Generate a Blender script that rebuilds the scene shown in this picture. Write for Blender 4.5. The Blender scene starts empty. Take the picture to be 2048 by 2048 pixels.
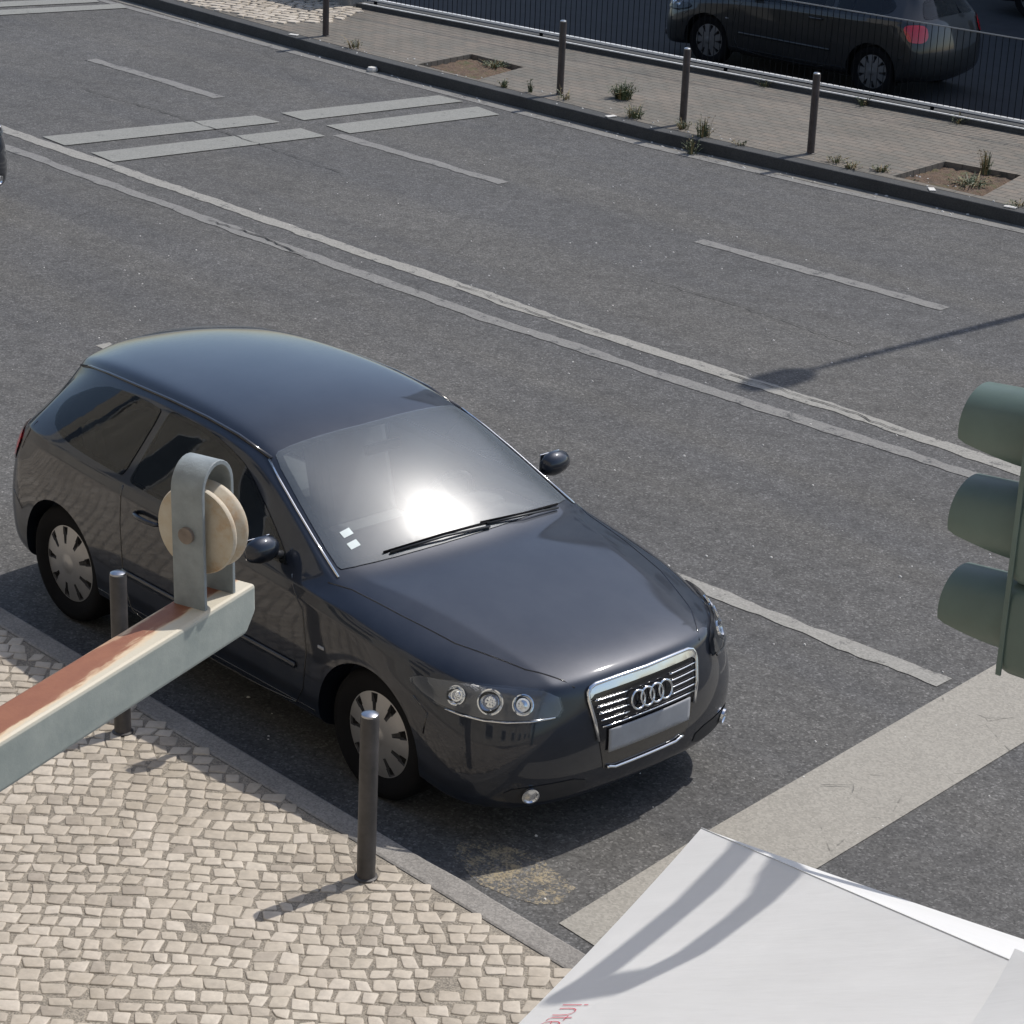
import bpy, bmesh, math, random
from mathutils import Vector, Matrix
from mathutils.bvhtree import BVHTree
R = math.radians
random.seed(7)
scene = bpy.context.scene
COL = scene.collection

# ------------------------------------------------------------ camera
cam_d = bpy.data.cameras.new('camera'); cam = bpy.data.objects.new('camera', cam_d); COL.objects.link(cam)
cam_d.sensor_width = 36; cam_d.lens = 85.6; cam_d.clip_start = .05; cam_d.clip_end = 2000
cx, cy, cz = Vector((.6818248, .7304411, .0396324)), Vector((-.2963312, .2262621, .9278972)), Vector((.668807, -.6444077, .3707236))
m = Matrix((cx, cy, cz)).transposed().to_4x4(); m.translation = Vector((7.5126, -7.2939, 5.4066))
cam.matrix_world = m
scene.camera = cam
# ------------------------------------------------------------ sky, sun, exposure
SUN_AZ, SUN_EL = 87.0, 55.0
w = bpy.data.worlds.new('World'); scene.world = w; w.use_nodes = True
nt = w.node_tree; bg = nt.nodes['Background']; sky = nt.nodes.new('ShaderNodeTexSky')
sky.sky_type = 'NISHITA'; sky.sun_disc = False; sky.sun_elevation = R(SUN_EL); sky.sun_rotation = R(90 - SUN_AZ)
sky.air_density = 1.0; sky.dust_density = 1.5; sky.ozone_density = 1.0
nt.links.new(sky.outputs[0], bg.inputs[0]); bg.inputs[1].default_value = .13
sd = Vector((math.cos(R(SUN_AZ)) * math.cos(R(SUN_EL)), math.sin(R(SUN_AZ)) * math.cos(R(SUN_EL)), math.sin(R(SUN_EL))))
sl = bpy.data.lights.new('sun', 'SUN'); so = bpy.data.objects.new('sun', sl); COL.objects.link(so)
sl.energy = 3.2; sl.angle = R(.53); sl.color = (1, .955, .89)
so.rotation_euler = sd.to_track_quat('Z', 'Y').to_euler(); so.location = (0, 0, 30)
scene.view_settings.view_transform = 'Standard'; scene.view_settings.look = 'None'
scene.view_settings.exposure = .25; scene.view_settings.gamma = 1

# ------------------------------------------------------------ materials
def new_mat(name):
    mt = bpy.data.materials.new(name); mt.use_nodes = True
    n = mt.node_tree; return mt, n, n.nodes['Principled BSDF']
def N(n, t, **kw):
    nd = n.nodes.new('ShaderNode' + t)
    for k, v in kw.items(): setattr(nd, k, v)
    return nd
def coords(n, kind='Object'):
    return N(n, 'TexCoord').outputs[kind]
def noise(n, vec, scale, detail=4, rough=.6):
    t = N(n, 'TexNoise'); t.inputs['Scale'].default_value = scale; t.inputs['Detail'].default_value = detail
    t.inputs['Roughness'].default_value = rough; n.links.new(vec, t.inputs['Vector']); return t.outputs['Fac']
def ramp(n, fac, stops):
    r = N(n, 'ValToRGB'); e = r.color_ramp.elements
    while len(e) < len(stops): e.new(.5)
    for el, (p, c) in zip(e, stops):
        el.position = p; el.color = (c[0], c[1], c[2], 1) if not isinstance(c, (int, float)) else (c, c, c, 1)
    n.links.new(fac, r.inputs[0]); return r.outputs[0]
def mix(n, a, b, fac, bt='MIX'):
    x = N(n, 'Mix', data_type='RGBA', blend_type=bt)
    for v, i in ((fac, 0), (a, 6), (b, 7)):
        if hasattr(v, 'links'): n.links.new(v, x.inputs[i])
        elif i == 0: x.inputs[0].default_value = v
        else: x.inputs[i].default_value = (*v, 1) if len(v) == 3 else v
    return x.outputs[2]
def bump(n, b, h, strength=.4, dist=.005):
    bp = N(n, 'Bump'); bp.inputs['Strength'].default_value = strength; bp.inputs['Distance'].default_value = dist
    n.links.new(h, bp.inputs['Height']); n.links.new(bp.outputs[0], b.inputs['Normal'])
def simple(name, col, rough=.5, metal=0, coat=0, var=.12, vscale=8, spec=.5, bmp=0, **kw):
    mt, n, b = new_mat(name); v = coords(n)
    f = noise(n, v, vscale, 5)
    lo = tuple(c * (1 - var) for c in col); hi = tuple(min(1, c * (1 + var)) for c in col)
    n.links.new(ramp(n, f, [(.3, lo), (.7, hi)]), b.inputs['Base Color'])
    b.inputs['Roughness'].default_value = rough; b.inputs['Metallic'].default_value = metal
    b.inputs['Coat Weight'].default_value = coat; b.inputs['Coat Roughness'].default_value = .06
    b.inputs['Specular IOR Level'].default_value = spec
    if bmp: bump(n, b, noise(n, v, vscale * 6, 6), bmp, .004)
    for k, x in kw.items(): b.inputs[k.replace('_', ' ')].default_value = x
    return mt
def voronoi(n, v, scale, feature='F1', out='Color'):
    t = N(n, 'TexVoronoi', feature=feature); t.inputs['Scale'].default_value = scale; n.links.new(v, t.inputs['Vector']); return t.outputs[out]
def sep(n, c):
    s = N(n, 'SeparateColor'); n.links.new(c, s.inputs[0]); return s.outputs[0]
def maths(n, op, a, b=None):
    x = N(n, 'Math', operation=op)
    for i, v in enumerate((a, b)):
        if v is None: continue
        if hasattr(v, 'links'): n.links.new(v, x.inputs[i])
        else: x.inputs[i].default_value = v
    return x.outputs[0]

def asphalt_nodes(n, v, base=(.094, .092, .089)):
    big = noise(n, v, .55, 5, .6); mid = noise(n, v, 6, 5, .65)
    sp = sep(n, voronoi(n, v, 95)); sp2 = sep(n, voronoi(n, v, 42))
    c = ramp(n, big, [(.3, tuple(x * .88 for x in base)), (.72, tuple(x * 1.12 for x in base))])
    c = mix(n, c, ramp(n, mid, [(.3, .80), (.7, 1.15)]), 1, 'MULTIPLY')
    c = mix(n, c, ramp(n, sp, [(0, .62), (.5, .97), (.88, 1.2), (.97, 1.8)]), .9, 'MULTIPLY')
    c = mix(n, c, ramp(n, sp2, [(0, .86), (1, 1.16)]), 1, 'MULTIPLY')
    # bluish worn wheel tracks running along the street
    mp = N(n, 'Mapping'); mp.inputs['Scale'].default_value = (.06, .9, 1); n.links.new(v, mp.inputs[0])
    tr = noise(n, mp.outputs[0], 1.3, 3, .5)
    c = mix(n, c, ramp(n, tr, [(.38, (.92, .93, .96)), (.6, (1.03, 1.02, 1.0))]), 1, 'MULTIPLY')
    st = noise(n, v, 1.7, 5, .55)
    c = mix(n, c, ramp(n, st, [(.32, .90), (.42, 1)]), 1, 'MULTIPLY')
    # thin cracks, kept only in some places
    e = voronoi(n, v, .33, 'DISTANCE_TO_EDGE', 'Distance')
    wv = noise(n, v, 9, 4)
    e = maths(n, 'ADD', e, maths(n, 'MULTIPLY', wv, .012))
    cr = ramp(n, e, [(.0045, .45), (.0085, 1)])
    c = mix(n, c, mix(n, (1, 1, 1), cr, ramp(n, noise(n, v, .35, 2), [(.52, 0), (.6, .8)])), 1, 'MULTIPLY')
    return c, sp, mid
def make_asphalt():
    mt, n, b = new_mat('asphalt'); v = coords(n)
    c, sp, mid = asphalt_nodes(n, v)
    n.links.new(c, b.inputs['Base Color']); b.inputs['Roughness'].default_value = .82; b.inputs['Specular IOR Level'].default_value = .3
    bump(n, b, sp, .55, .006); return mt
M = {}
M['asphalt'] = make_asphalt()
def make_paint(name, col, wear, crack=False):
    mt, n, b = new_mat(name); v = coords(n)
    a, sp, mid = asphalt_nodes(n, v)
    f = noise(n, v, 7, 8, .75); f2 = noise(n, v, 60, 3, .7)
    s = maths(n, 'ADD', maths(n, 'MULTIPLY', f, .75), maths(n, 'MULTIPLY', f2, .25))
    keep = ramp(n, s, [(wear - .035, 0), (wear + .035, 1)])
    pc = mix(n, tuple(x * .86 for x in col), col, noise(n, v, 3.5, 6))
    pc = mix(n, pc, ramp(n, sp, [(0, .80), (1, 1.08)]), 1, 'MULTIPLY')
    if crack:
        d = maths(n, 'ADD', voronoi(n, v, 2.6, 'DISTANCE_TO_EDGE', 'Distance'), maths(n, 'MULTIPLY', noise(n, v, 14, 4), .07))
        cr = ramp(n, d, [(.026, .38), (.042, 1)])
        pc = mix(n, pc, mix(n, (1, 1, 1), cr, ramp(n, noise(n, v, 2.2, 3), [(.50, 0), (.56, 1)])), 1, 'MULTIPLY')
    n.links.new(mix(n, a, pc, keep), b.inputs['Base Color']); b.inputs['Roughness'].default_value = .75
    b.inputs['Specular IOR Level'].default_value = .3
    bump(n, b, sp, .4, .004); return mt
M['paint_worn'] = make_paint('worn_line_paint', (.215, .21, .20), .43)
M['paint_pale'] = make_paint('line_paint', (.30, .29, .265), .42)
M['paint_cross'] = make_paint('crossing_paint', (.26, .26, .24), .38)
M['paint_stop'] = make_paint('stop_bar_paint', (.33, .31, .27), .34, True)
M['gutter'] = make_paint('gutter_dust', (.20, .19, .17), .44)
def make_stone():
    mt, n, b = new_mat('limestone_cobble'); v = coords(n)
    g = N(n, 'NewGeometry').outputs['Random Per Island']
    c = ramp(n, g, [(0, (.35, .305, .25)), (.15, (.42, .37, .30)), (.6, (.47, .415, .34)), (1, (.52, .465, .39))])
    c = mix(n, c, ramp(n, noise(n, v, 26, 6, .7), [(.3, .82), (.65, 1.06)]), 1, 'MULTIPLY')
    c = mix(n, c, ramp(n, noise(n, v, 1.1, 6, .7), [(.36, (.84, .82, .79)), (.5, (.97, .96, .95)), (.65, (1.05, 1.05, 1.04))]), 1, 'MULTIPLY')
    n.links.new(c, b.inputs['Base Color']); b.inputs['Roughness'].default_value = .62; bump(n, b, noise(n, v, 60, 6, .7), .35, .004); return mt
M['stone'] = make_stone()
def make_sand():
    mt, n, b = new_mat('joint_sand'); v = coords(n)
    c = ramp(n, noise(n, v, 5, 8, .7), [(.3, (.20, .175, .142)), (.7, (.29, .255, .205))])
    c = mix(n, c, ramp(n, sep(n, voronoi(n, v, 160)), [(0, .6), (1, 1.3)]), 1, 'MULTIPLY')
    n.links.new(c, b.inputs['Base Color']); b.inputs['Roughness'].default_value = .95; bump(n, b, noise(n, v, 90, 6), .6, .006); return mt
M['sand'] = make_sand()
def make_concrete(name, col, sc=1):
    mt, n, b = new_mat(name); v = coords(n)
    c = ramp(n, noise(n, v, 2.5 * sc, 8, .7), [(.3, tuple(x * .75 for x in col)), (.7, tuple(x * 1.2 for x in col))])
    c = mix(n, c, ramp(n, sep(n, voronoi(n, v, 120)), [(0, .75), (1, 1.2)]), 1, 'MULTIPLY')
    n.links.new(c, b.inputs['Base Color']); b.inputs['Roughness'].default_value = .85; bump(n, b, noise(n, v, 70, 6), .4, .005); return mt
M['kerb'] = make_concrete('kerb_stone', (.23, .215, .195))
M['kerb_shade'] = make_concrete('kerb_stone_shaded', (.052, .053, .053))  # darker copy of the kerb stone, shade put into its colour
M['concrete'] = make_concrete('wall_concrete', (.26, .255, .24))
def make_block_paving():
    mt, n, b = new_mat('block_paving'); v = coords(n)
    mp = N(n, 'Mapping'); mp.inputs['Rotation'].default_value = (0, 0, R(-4)); n.links.new(v, mp.inputs[0])
    wob = N(n, 'VectorMath', operation='MULTIPLY_ADD')
    nz = N(n, 'TexNoise'); nz.inputs['Scale'].default_value = 1.6; n.links.new(mp.outputs[0], nz.inputs['Vector'])
    n.links.new(nz.outputs['Color'], wob.inputs[0]); wob.inputs[1].default_value = (.05, .05, 0); n.links.new(mp.outputs[0], wob.inputs[2])
    br = N(n, 'TexBrick'); n.links.new(wob.outputs[0], br.inputs['Vector'])
    br.inputs['Color1'].default_value = (.165, .143, .122, 1); br.inputs['Color2'].default_value = (.142, .133, .118, 1)
    br.inputs['Mortar'].default_value = (.085, .08, .07, 1); br.inputs['Scale'].default_value = 1
    br.inputs['Mortar Size'].default_value = .008; br.inputs['Brick Width'].default_value = .21; br.inputs['Row Height'].default_value = .105
    br.inputs['Mortar Smooth'].default_value = .4
    c = mix(n, br.outputs[0], ramp(n, noise(n, v, 1.3, 6, .65), [(.33, (.78, .79, .76)), (.66, (1.12, 1.08, 1.03))]), 1, 'MULTIPLY')
    c = mix(n, c, ramp(n, noise(n, v, 40, 4), [(.3, .85), (.7, 1.12)]), 1, 'MULTIPLY')
    n.links.new(c, b.inputs['Base Color']); b.inputs['Roughness'].default_value = .85
    bump(n, b, maths(n, 'SUBTRACT', 1, br.outputs['Fac']), .7, .006); return mt
M['blocks'] = make_block_paving()
M['lot'] = simple('shade_toned_car_park_asphalt', (.017, .019, .023), .9, vscale=3, var=.25)  # deep shade of the car park darkened into the asphalt colour
def make_soil():
    mt, n, b = new_mat('tree_pit_soil'); v = coords(n)
    c = ramp(n, noise(n, v, 7, 8, .75), [(.3, (.075, .06, .045)), (.5, (.15, .10, .07)), (.62, (.10, .10, .05)), (.8, (.20, .16, .10))])
    n.links.new(c, b.inputs['Base Color']); b.inputs['Roughness'].default_value = 1; bump(n, b, noise(n, v, 30, 8, .7), 1, .03); return mt
M['soil'] = make_soil()
M['leaf'] = simple('weed_leaf', (.075, .095, .045), .6, var=.4, vscale=20)
M['straw'] = simple('dry_straw', (.22, .17, .08), .7, var=.3, vscale=20)
M['litter'] = simple('pale_litter', (.6, .58, .54), .6)
M['bollard'] = simple('bollard_paint', (.050, .046, .045), .5, var=.35, vscale=14, bmp=.15)
M['bollard_far'] = simple('bollard_rusty_paint', (.055, .042, .038), .55, var=.4, vscale=14, bmp=.15)
M['steel'] = simple('brushed_steel', (.42, .43, .45), .28, 1)
def make_carpaint(name, col):
    mt, n, b = new_mat(name); v = coords(n)
    dust_veil = ramp(n, noise(n, v, 2.2, 6, .7), [(.35, 0), (.8, .055)])
    c = mix(n, col, (.30, .31, .33), dust_veil)
    n.links.new(c, b.inputs['Base Color']); b.inputs['Metallic'].default_value = .6
    b.inputs['Roughness'].default_value = .46
    b.inputs['Coat Weight'].default_value = 1; b.inputs['Coat IOR'].default_value = 1.5
    b.inputs['Coat Roughness'].default_value = .05
    fl = sep(n, voronoi(n, v, 900)); bump(n, b, fl, .05, .001)
    return mt
M['navy'] = make_carpaint('navy_car_paint', (.0055, .010, .021))
M['silver'] = make_carpaint('shade_toned_silver_car_paint', (.022, .023, .023))  # silver toned nearly black, the car park shade mixed into it
M['maroon'] = make_carpaint('maroon_car_paint', (.05, .012, .016))
def make_glass(name, tint, dust_veil, rough=.03, haze=0):
    mt, n, b = new_mat(name); v = coords(n)
    out = n.nodes['Material Output']
    tr = N(n, 'BsdfTransparent'); tr.inputs[0].default_value = (*tint, 1)
    gl = N(n, 'BsdfGlossy'); gl.inputs['Roughness'].default_value = rough
    if haze:      # rough bluish second lobe widens the sun glint like bloom
        g2 = N(n, 'BsdfGlossy'); g2.inputs['Roughness'].default_value = .40; g2.inputs[0].default_value = (.8, .88, 1, 1)
        mg = N(n, 'MixShader'); mg.inputs[0].default_value = haze
        n.links.new(gl.outputs[0], mg.inputs[1]); n.links.new(g2.outputs[0], mg.inputs[2]); gl = mg
    fr = N(n, 'Fresnel'); fr.inputs[0].default_value = 1.85 if haze else 1.55
    m1 = N(n, 'MixShader'); n.links.new(fr.outputs[0], m1.inputs[0]); n.links.new(tr.outputs[0], m1.inputs[1]); n.links.new(gl.outputs[0], m1.inputs[2])
    df = N(n, 'BsdfDiffuse'); df.inputs[0].default_value = (.46, .55, .64, 1)  # bluish diffuse layer paints a glare veil onto the glass
    m2 = N(n, 'MixShader')
    f = ramp(n, noise(n, v, 3, 7, .7), [(.3, dust_veil * .8), (.75, dust_veil * 1.2)])
    n.links.new(f, m2.inputs[0]); n.links.new(m1.outputs[0], m2.inputs[1]); n.links.new(df.outputs[0], m2.inputs[2])
    n.links.new(m2.outputs[0], out.inputs[0]); return mt
M['windscreen'] = make_glass('veiled_windscreen_glass', (.78, .82, .82), .10, .185, .16)
M['glass'] = make_glass('side_window_glass', (.42, .46, .45), .015, .02)
M['lens'] = make_glass('clear_lamp_lens', (.93, .94, .95), .02, .03)
M['mirror'] = simple('lamp_reflector_chrome', (.85, .87, .9), .07, 1, var=.02)
M['frit'] = simple('black_window_edge', (.012, .012, .014), .15, coat=.5)
M['black'] = simple('black_plastic', (.02, .021, .024), .45)
M['interior'] = simple('dark_cabin_trim', (.06, .062, .066), .8)
M['seat'] = simple('grey_seat_cloth', (.16, .16, .17), .9)
M['hub_shade'] = simple('shaded_wheel_cover_paint', (.14, .14, .14), .5, .2)  # wheel cover paint darkened to stand for shade
M['trim_shade'] = simple('shaded_trim', (.06, .06, .062), .5)  # replaces chrome on shaded cars, shade put into the colour
M['rubber'] = simple('tyre_rubber', (.009, .009, .010), .95, spec=.15)
M['chrome'] = simple('chrome', (.72, .74, .77), .16, 1, var=.04)
M['hub'] = simple('silver_wheel_cover_paint', (.34, .335, .335), .33, .55, var=.1)
M['hubdark'] = simple('wheel_cover_slot', (.03, .03, .033), .6)
M['red'] = simple('red_lamp_lens', (.62, .012, .022), .12, coat=1)
M['lamp_dark'] = simple('headlamp_housing', (.13, .135, .15), .28, .8)
M['plate'] = simple('blank_number_plate', (.30, .31, .33), .5)
M['sticker'] = simple('pale_sticker', (.55, .62, .62), .5)
M['signal'] = simple('green_signal_plastic', (.098, .14, .122), .42, var=.16, vscale=5, bmp=.05)
M['signal_in'] = simple('visor_inside_black', (.02, .02, .02), .8)
def make_fabric():
    mt, n, b = new_mat('white_parasol_cloth'); v = coords(n)
    c = ramp(n, noise(n, v, 2.2, 6), [(.3, (.68, .68, .675)), (.7, (.735, .735, .73))])
    n.links.new(c, b.inputs['Base Color']); b.inputs['Roughness'].default_value = .85; b.inputs['Specular IOR Level'].default_value = .2
    out = n.nodes['Material Output']; tl = N(n, 'BsdfTranslucent'); tl.inputs[0].default_value = (.75, .75, .72, 1)
    mx = N(n, 'MixShader'); mx.inputs[0].default_value = .22
    n.links.new(b.outputs[0], mx.inputs[1]); n.links.new(tl.outputs[0], mx.inputs[2]); n.links.new(mx.outputs[0], out.inputs[0])
    wv = sep(n, voronoi(n, v, 500)); big = noise(n, v, 3.0, 3)
    mp = N(n, 'Mapping'); mp.inputs['Rotation'].default_value = (0, 0, R(35)); mp.inputs['Scale'].default_value = (1, 6, 1); n.links.new(v, mp.inputs[0])
    h = maths(n, 'ADD', maths(n, 'MULTIPLY', wv, .02), maths(n, 'ADD', big, maths(n, 'MULTIPLY', noise(n, mp.outputs[0], 1.6, 4, .6), .5)))
    bump(n, b, h, .22, .03); return mt
M['cloth'] = make_fabric()
M['print'] = simple('red_print', (.55, .09, .13), .8)
def make_bar_paint():
    mt, n, b = new_mat('rusting_grey_green_paint'); v = coords(n)
    # object space: x along the bar, y across, z up.  rust sits in a band along the top face
    s = N(n, 'SeparateXYZ'); n.links.new(v, s.inputs[0])
    paint = ramp(n, noise(n, v, 30, 6), [(.3, (.25, .285, .27)), (.7, (.34, .37, .345))])
    top = ramp(n, maths(n, 'ADD', s.outputs[2], .5), [(.5182, 0), (.5194, 1)])
    mp = N(n, 'Mapping'); mp.inputs['Scale'].default_value = (11, 50, 30); n.links.new(v, mp.inputs[0])
    nz = noise(n, mp.outputs[0], 1.0, 6, .6)
    # |y| and distance from the pulley end shape the band
    yy = maths(n, 'ABSOLUTE', maths(n, 'SUBTRACT', s.outputs[1], .006))
    band = maths(n, 'SUBTRACT', maths(n, 'ADD', maths(n, 'MULTIPLY', nz, .040), maths(n, 'SUBTRACT', maths(n, 'MULTIPLY', s.outputs[0], -.040), .0065)), yy)
    dist = maths(n, 'MULTIPLY', s.outputs[0], 1)
    r1 = ramp(n, band, [(.004, 0), (.008, 1)]); r2 = ramp(n, band, [(-.006, 0), (.006, 1)])
    cream = mix(n, (.50, .46, .37), (.58, .42, .26), r2)
    rust = mix(n, (.17, .055, .028), (.27, .11, .055), noise(n, v, 60, 6, .7))
    c = mix(n, cream, rust, r1)
    c = mix(n, paint, c, top)
    n.links.new(c, b.inputs['Base Color']); b.inputs['Roughness'].default_value = .6; bump(n, b, noise(n, v, 120, 6, .7), .3, .001); return mt
M['bar'] = make_bar_paint()
M['strap'] = simple('grey_strap_paint', (.22, .25, .265), .5, var=.15, vscale=60, bmp=.15)
def make_pulley():
    mt, n, b = new_mat('pulley_weathered_nylon'); v = coords(n)
    c = ramp(n, noise(n, v, 28, 7, .7), [(.3, (.40, .25, .13)), (.48, (.46, .40, .31)), (.7, (.52, .49, .42))])
    n.links.new(c, b.inputs['Base Color']); b.inputs['Roughness'].default_value = .6; bump(n, b, noise(n, v, 200, 5), .3, .001); return mt
M['pulley'] = make_pulley()
M['bolt'] = simple('rusty_bolt', (.19, .155, .13), .7, var=.3, vscale=90)
M['rail'] = simple('galvanised_rail', (.62, .62, .61), .4, var=.1)
M['fence'] = simple('fence_bar_paint', (.008, .009, .010), .9, var=.2, spec=.05)
M['wall_cream'] = make_concrete('cream_render', (.46, .42, .35), .4)
M['wall_pale'] = make_concrete('pale_render', (.66, .68, .70), .4)
M['wall_grey'] = make_concrete('grey_render', (.36, .35, .34), .4)
M['lamp_post'] = simple('grey_post_paint', (.25, .26, .26), .45)

# ------------------------------------------------------------ mesh helpers
class MB:
    def __init__(s): s.v = []; s.f = []; s.mi = []
    def add(s, vs, fs, mi=0):
        b = len(s.v); s.v += [tuple(v) for v in vs]; s.f += [tuple(b + i for i in f) for f in fs]; s.mi += [mi] * len(fs); return s
    def box(s, c, size, rot=None, mi=0):
        hx, hy, hz = (x / 2 for x in size); rot = rot or Matrix.Identity(3); c = Vector(c)
        vs = [c + rot @ Vector((x * hx, y * hy, z * hz)) for z in (-1, 1) for x, y in ((-1, -1), (1, -1), (1, 1), (-1, 1))]
        return s.add(vs, [(3, 2, 1, 0), (4, 5, 6, 7), (0, 1, 5, 4), (1, 2, 6, 5), (2, 3, 7, 6), (3, 0, 4, 7)], mi)
    def loft(s, rings, closed=True, caps=True, mi=0):
        b = len(s.v); n = len(rings[0])
        for r in rings: s.v += [tuple(p) for p in r]
        for i in range(len(rings) - 1):
            for j in range(n if closed else n - 1):
                k = (j + 1) % n
                s.f.append((b + i * n + j, b + i * n + k, b + (i + 1) * n + k, b + (i + 1) * n + j)); s.mi.append(mi)
        if caps and closed:
            s.f.append(tuple(b + j for j in range(n - 1, -1, -1))); s.mi.append(mi)
            s.f.append(tuple(b + (len(rings) - 1) * n + j for j in range(n))); s.mi.append(mi)
        return s
    def tube(s, pts, r, seg=8, mi=0, sq=None, closed=False):
        pts = [Vector(p) for p in pts]; rings = []; n = len(pts)
        rs = r if isinstance(r, (list, tuple)) else [r] * n
        up = Vector((0, 0, 1)); prev = None
        for i, p in enumerate(pts):
            a = pts[(i - 1) % n] if closed else pts[max(i - 1, 0)]; c = pts[(i + 1) % n] if closed else pts[min(i + 1, n - 1)]
            t = (c - a).normalized()
            if prev is None:
                u = t.orthogonal().normalized() if abs(t.z) > .95 else t.cross(up).normalized()
            else: u = (prev - t * prev.dot(t)).normalized()
            prev = u; v = t.cross(u)
            k = sq or (1, 1)
            rings.append([p + (u * math.cos(2 * math.pi * j / seg) * k[0] + v * math.sin(2 * math.pi * j / seg) * k[1]) * rs[i] for j in range(seg)])
        if closed: rings.append(rings[0])
        return s.loft(rings, caps=not closed, mi=mi)
    def lathe(s, prof, axis='Z', c=(0, 0, 0), seg=32, mi=0, rot=None):
        c = Vector(c); rings = []
        for r, h in prof:
            ring = []
            for j in range(seg):
                a = 2 * math.pi * j / seg; p = Vector((r * math.cos(a), r * math.sin(a), h))
                if axis == 'Y': p = Vector((p.x, p.z, p.y))
                if axis == 'X': p = Vector((p.z, p.x, p.y))
                if rot: p = rot @ p
                ring.append(c + p)
            rings.append(ring)
        return s.loft(rings, mi=mi)
    def build(s, name, mats, parent=None, smooth=False, angle=None, bevel=0, recalc=True):
        me = bpy.data.meshes.new(name); me.from_pydata(s.v, [], s.f)
        mats = mats if isinstance(mats, (list, tuple)) else [mats]
        for x in mats: me.materials.append(x)
        me.polygons.foreach_set('material_index', s.mi)
        if recalc:
            bm = bmesh.new(); bm.from_mesh(me); bmesh.ops.recalc_face_normals(bm, faces=bm.faces); bm.to_mesh(me); bm.free()
        if smooth:
            me.polygons.foreach_set('use_smooth', [True] * len(me.polygons))
            if angle: me.set_sharp_from_angle(angle=R(angle))
        me.update()
        o = bpy.data.objects.new(name, me); COL.objects.link(o)
        if bevel:
            bv = o.modifiers.new('bevel', 'BEVEL'); bv.width = bevel; bv.segments = 2; bv.limit_method = 'ANGLE'
        if parent: o.parent = parent
        return o
def tag(o, label=None, cat=None, group=None, kind=None):
    if label: o['label'] = label
    if cat: o['category'] = cat
    if group: o['group'] = group
    if kind: o['kind'] = kind
    return o
def thing(name, label, cat, loc=(0, 0, 0), rz=0, group=None):
    o = bpy.data.objects.new(name, None); COL.objects.link(o); o.location = loc; o.rotation_euler = (0, 0, rz); o.empty_display_size = .2
    return tag(o, label, cat, group)
def copy_tree(o, parent=None):
    c = o.copy(); COL.objects.link(c); c.parent = parent
    for ch in list(o.children): copy_tree(ch, c)
    return c
def poly_sheet(name, pts, z, mat, kind='structure', sub=0, zfn=None):
    bm = bmesh.new(); f = bm.faces.new([bm.verts.new((x, y, z)) for x, y in pts]); bmesh.ops.triangulate(bm, faces=[f])
    bmesh.ops.recalc_face_normals(bm, faces=bm.faces)
    if bm.faces[0:1] and list(bm.faces)[0].normal.z < 0: bmesh.ops.reverse_faces(bm, faces=bm.faces)
    me = bpy.data.meshes.new(name); bm.to_mesh(me); bm.free(); me.materials.append(mat)
    o = bpy.data.objects.new(name, me); COL.objects.link(o); o['kind'] = kind; return o
def slab(name, pts, z0, z1, mat, kind='structure', bevel=0):
    b = MB(); n = len(pts)
    b.loft([[(x, y, z0) for x, y in pts], [(x, y, z1) for x, y in pts]])
    o = b.build(name, mat, bevel=bevel); o['kind'] = kind; return o
def strip(pts, w):
    """flat polyline band as a polygon"""
    L, Rr = [], []
    for i, p in enumerate(pts):
        a = Vector(pts[max(i - 1, 0)]); c = Vector(pts[min(i + 1, len(pts) - 1)]); d = (c - a).normalized(); nn = Vector((-d.y, d.x)) * w / 2
        L.append(tuple(Vector(p) + nn)); Rr.append(tuple(Vector(p) - nn))
    return L + Rr[::-1]
_rs = random.Random(99)
def rough(pts, w):
    P = []
    for a, c in zip(pts, pts[1:]):
        a, c = Vector(a), Vector(c); k = max(2, min(400, int((c - a).length / .06)))
        P += [a.lerp(c, i / k) for i in range(k)]
    P.append(Vector(pts[-1])); L, Rr = [], []; e1 = e2 = 0
    for i, p in enumerate(P):
        a = P[max(i - 1, 0)]; c = P[min(i + 1, len(P) - 1)]; d = (c - a).normalized(); nn = Vector((-d.y, d.x))
        e1 = e1 * .75 + _rs.gauss(0, .0065); e2 = e2 * .75 + _rs.gauss(0, .0065)
        L.append(p + nn * (w / 2 + e1)); Rr.append(p - nn * (w / 2 + e2))
    return L, Rr
def rough_mark(pts, w, mat):
    L, Rr = rough(pts, w); b = MB(); vs = []
    for p, q in zip(L, Rr): vs += [(p.x, p.y, .004), (q.x, q.y, .004)]
    b.add(vs, [(2 * i, 2 * i + 1, 2 * i + 3, 2 * i + 2) for i in range(len(L) - 1)])
    o = b.build('road_marking', M[mat], recalc=False); o['kind'] = 'structure'; return o
def lerp_poly(poly, x):
    for (x0, y0), (x1, y1) in zip(poly, poly[1:]):
        if x <= x1 or (x1, y1) == poly[-1]: return y0 + (y1 - y0) * (x - x0) / (x1 - x0)

# ------------------------------------------------------------ ground, road, kerbs
FK = [(-60, 9.70), (-17, 9.80), (-12.9, 9.70), (-8.5, 9.84), (-6.8, 10.02), (-4.4, 10.27), (0, 10.7), (40, 14.5)]      # far kerb, road side
WL = [(-60, 11.2), (-15.1, 11.55), (-10.9, 12.15), (-6.3, 12.85), (40, 19.9)]                                             # foot of the fence wall
poly_sheet('ground', [(-400, -400), (400, -400), (400, 400), (-400, 400)], -.93, M['concrete'])
slab('road', [(-80, -1.20), (60, -1.20), (60, 16.6), (40, 14.7)] + [(x, y + .10) for x, y in FK[::-1][1:]] + [(-80, 9.8)], -.9, 0, M['asphalt'])
poly_sheet('parking_lot_ground', [(-80, 11.8), (-15, 12.2), (60, 23.5), (60, 60), (-80, 60)], -.85, M['lot'])
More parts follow.
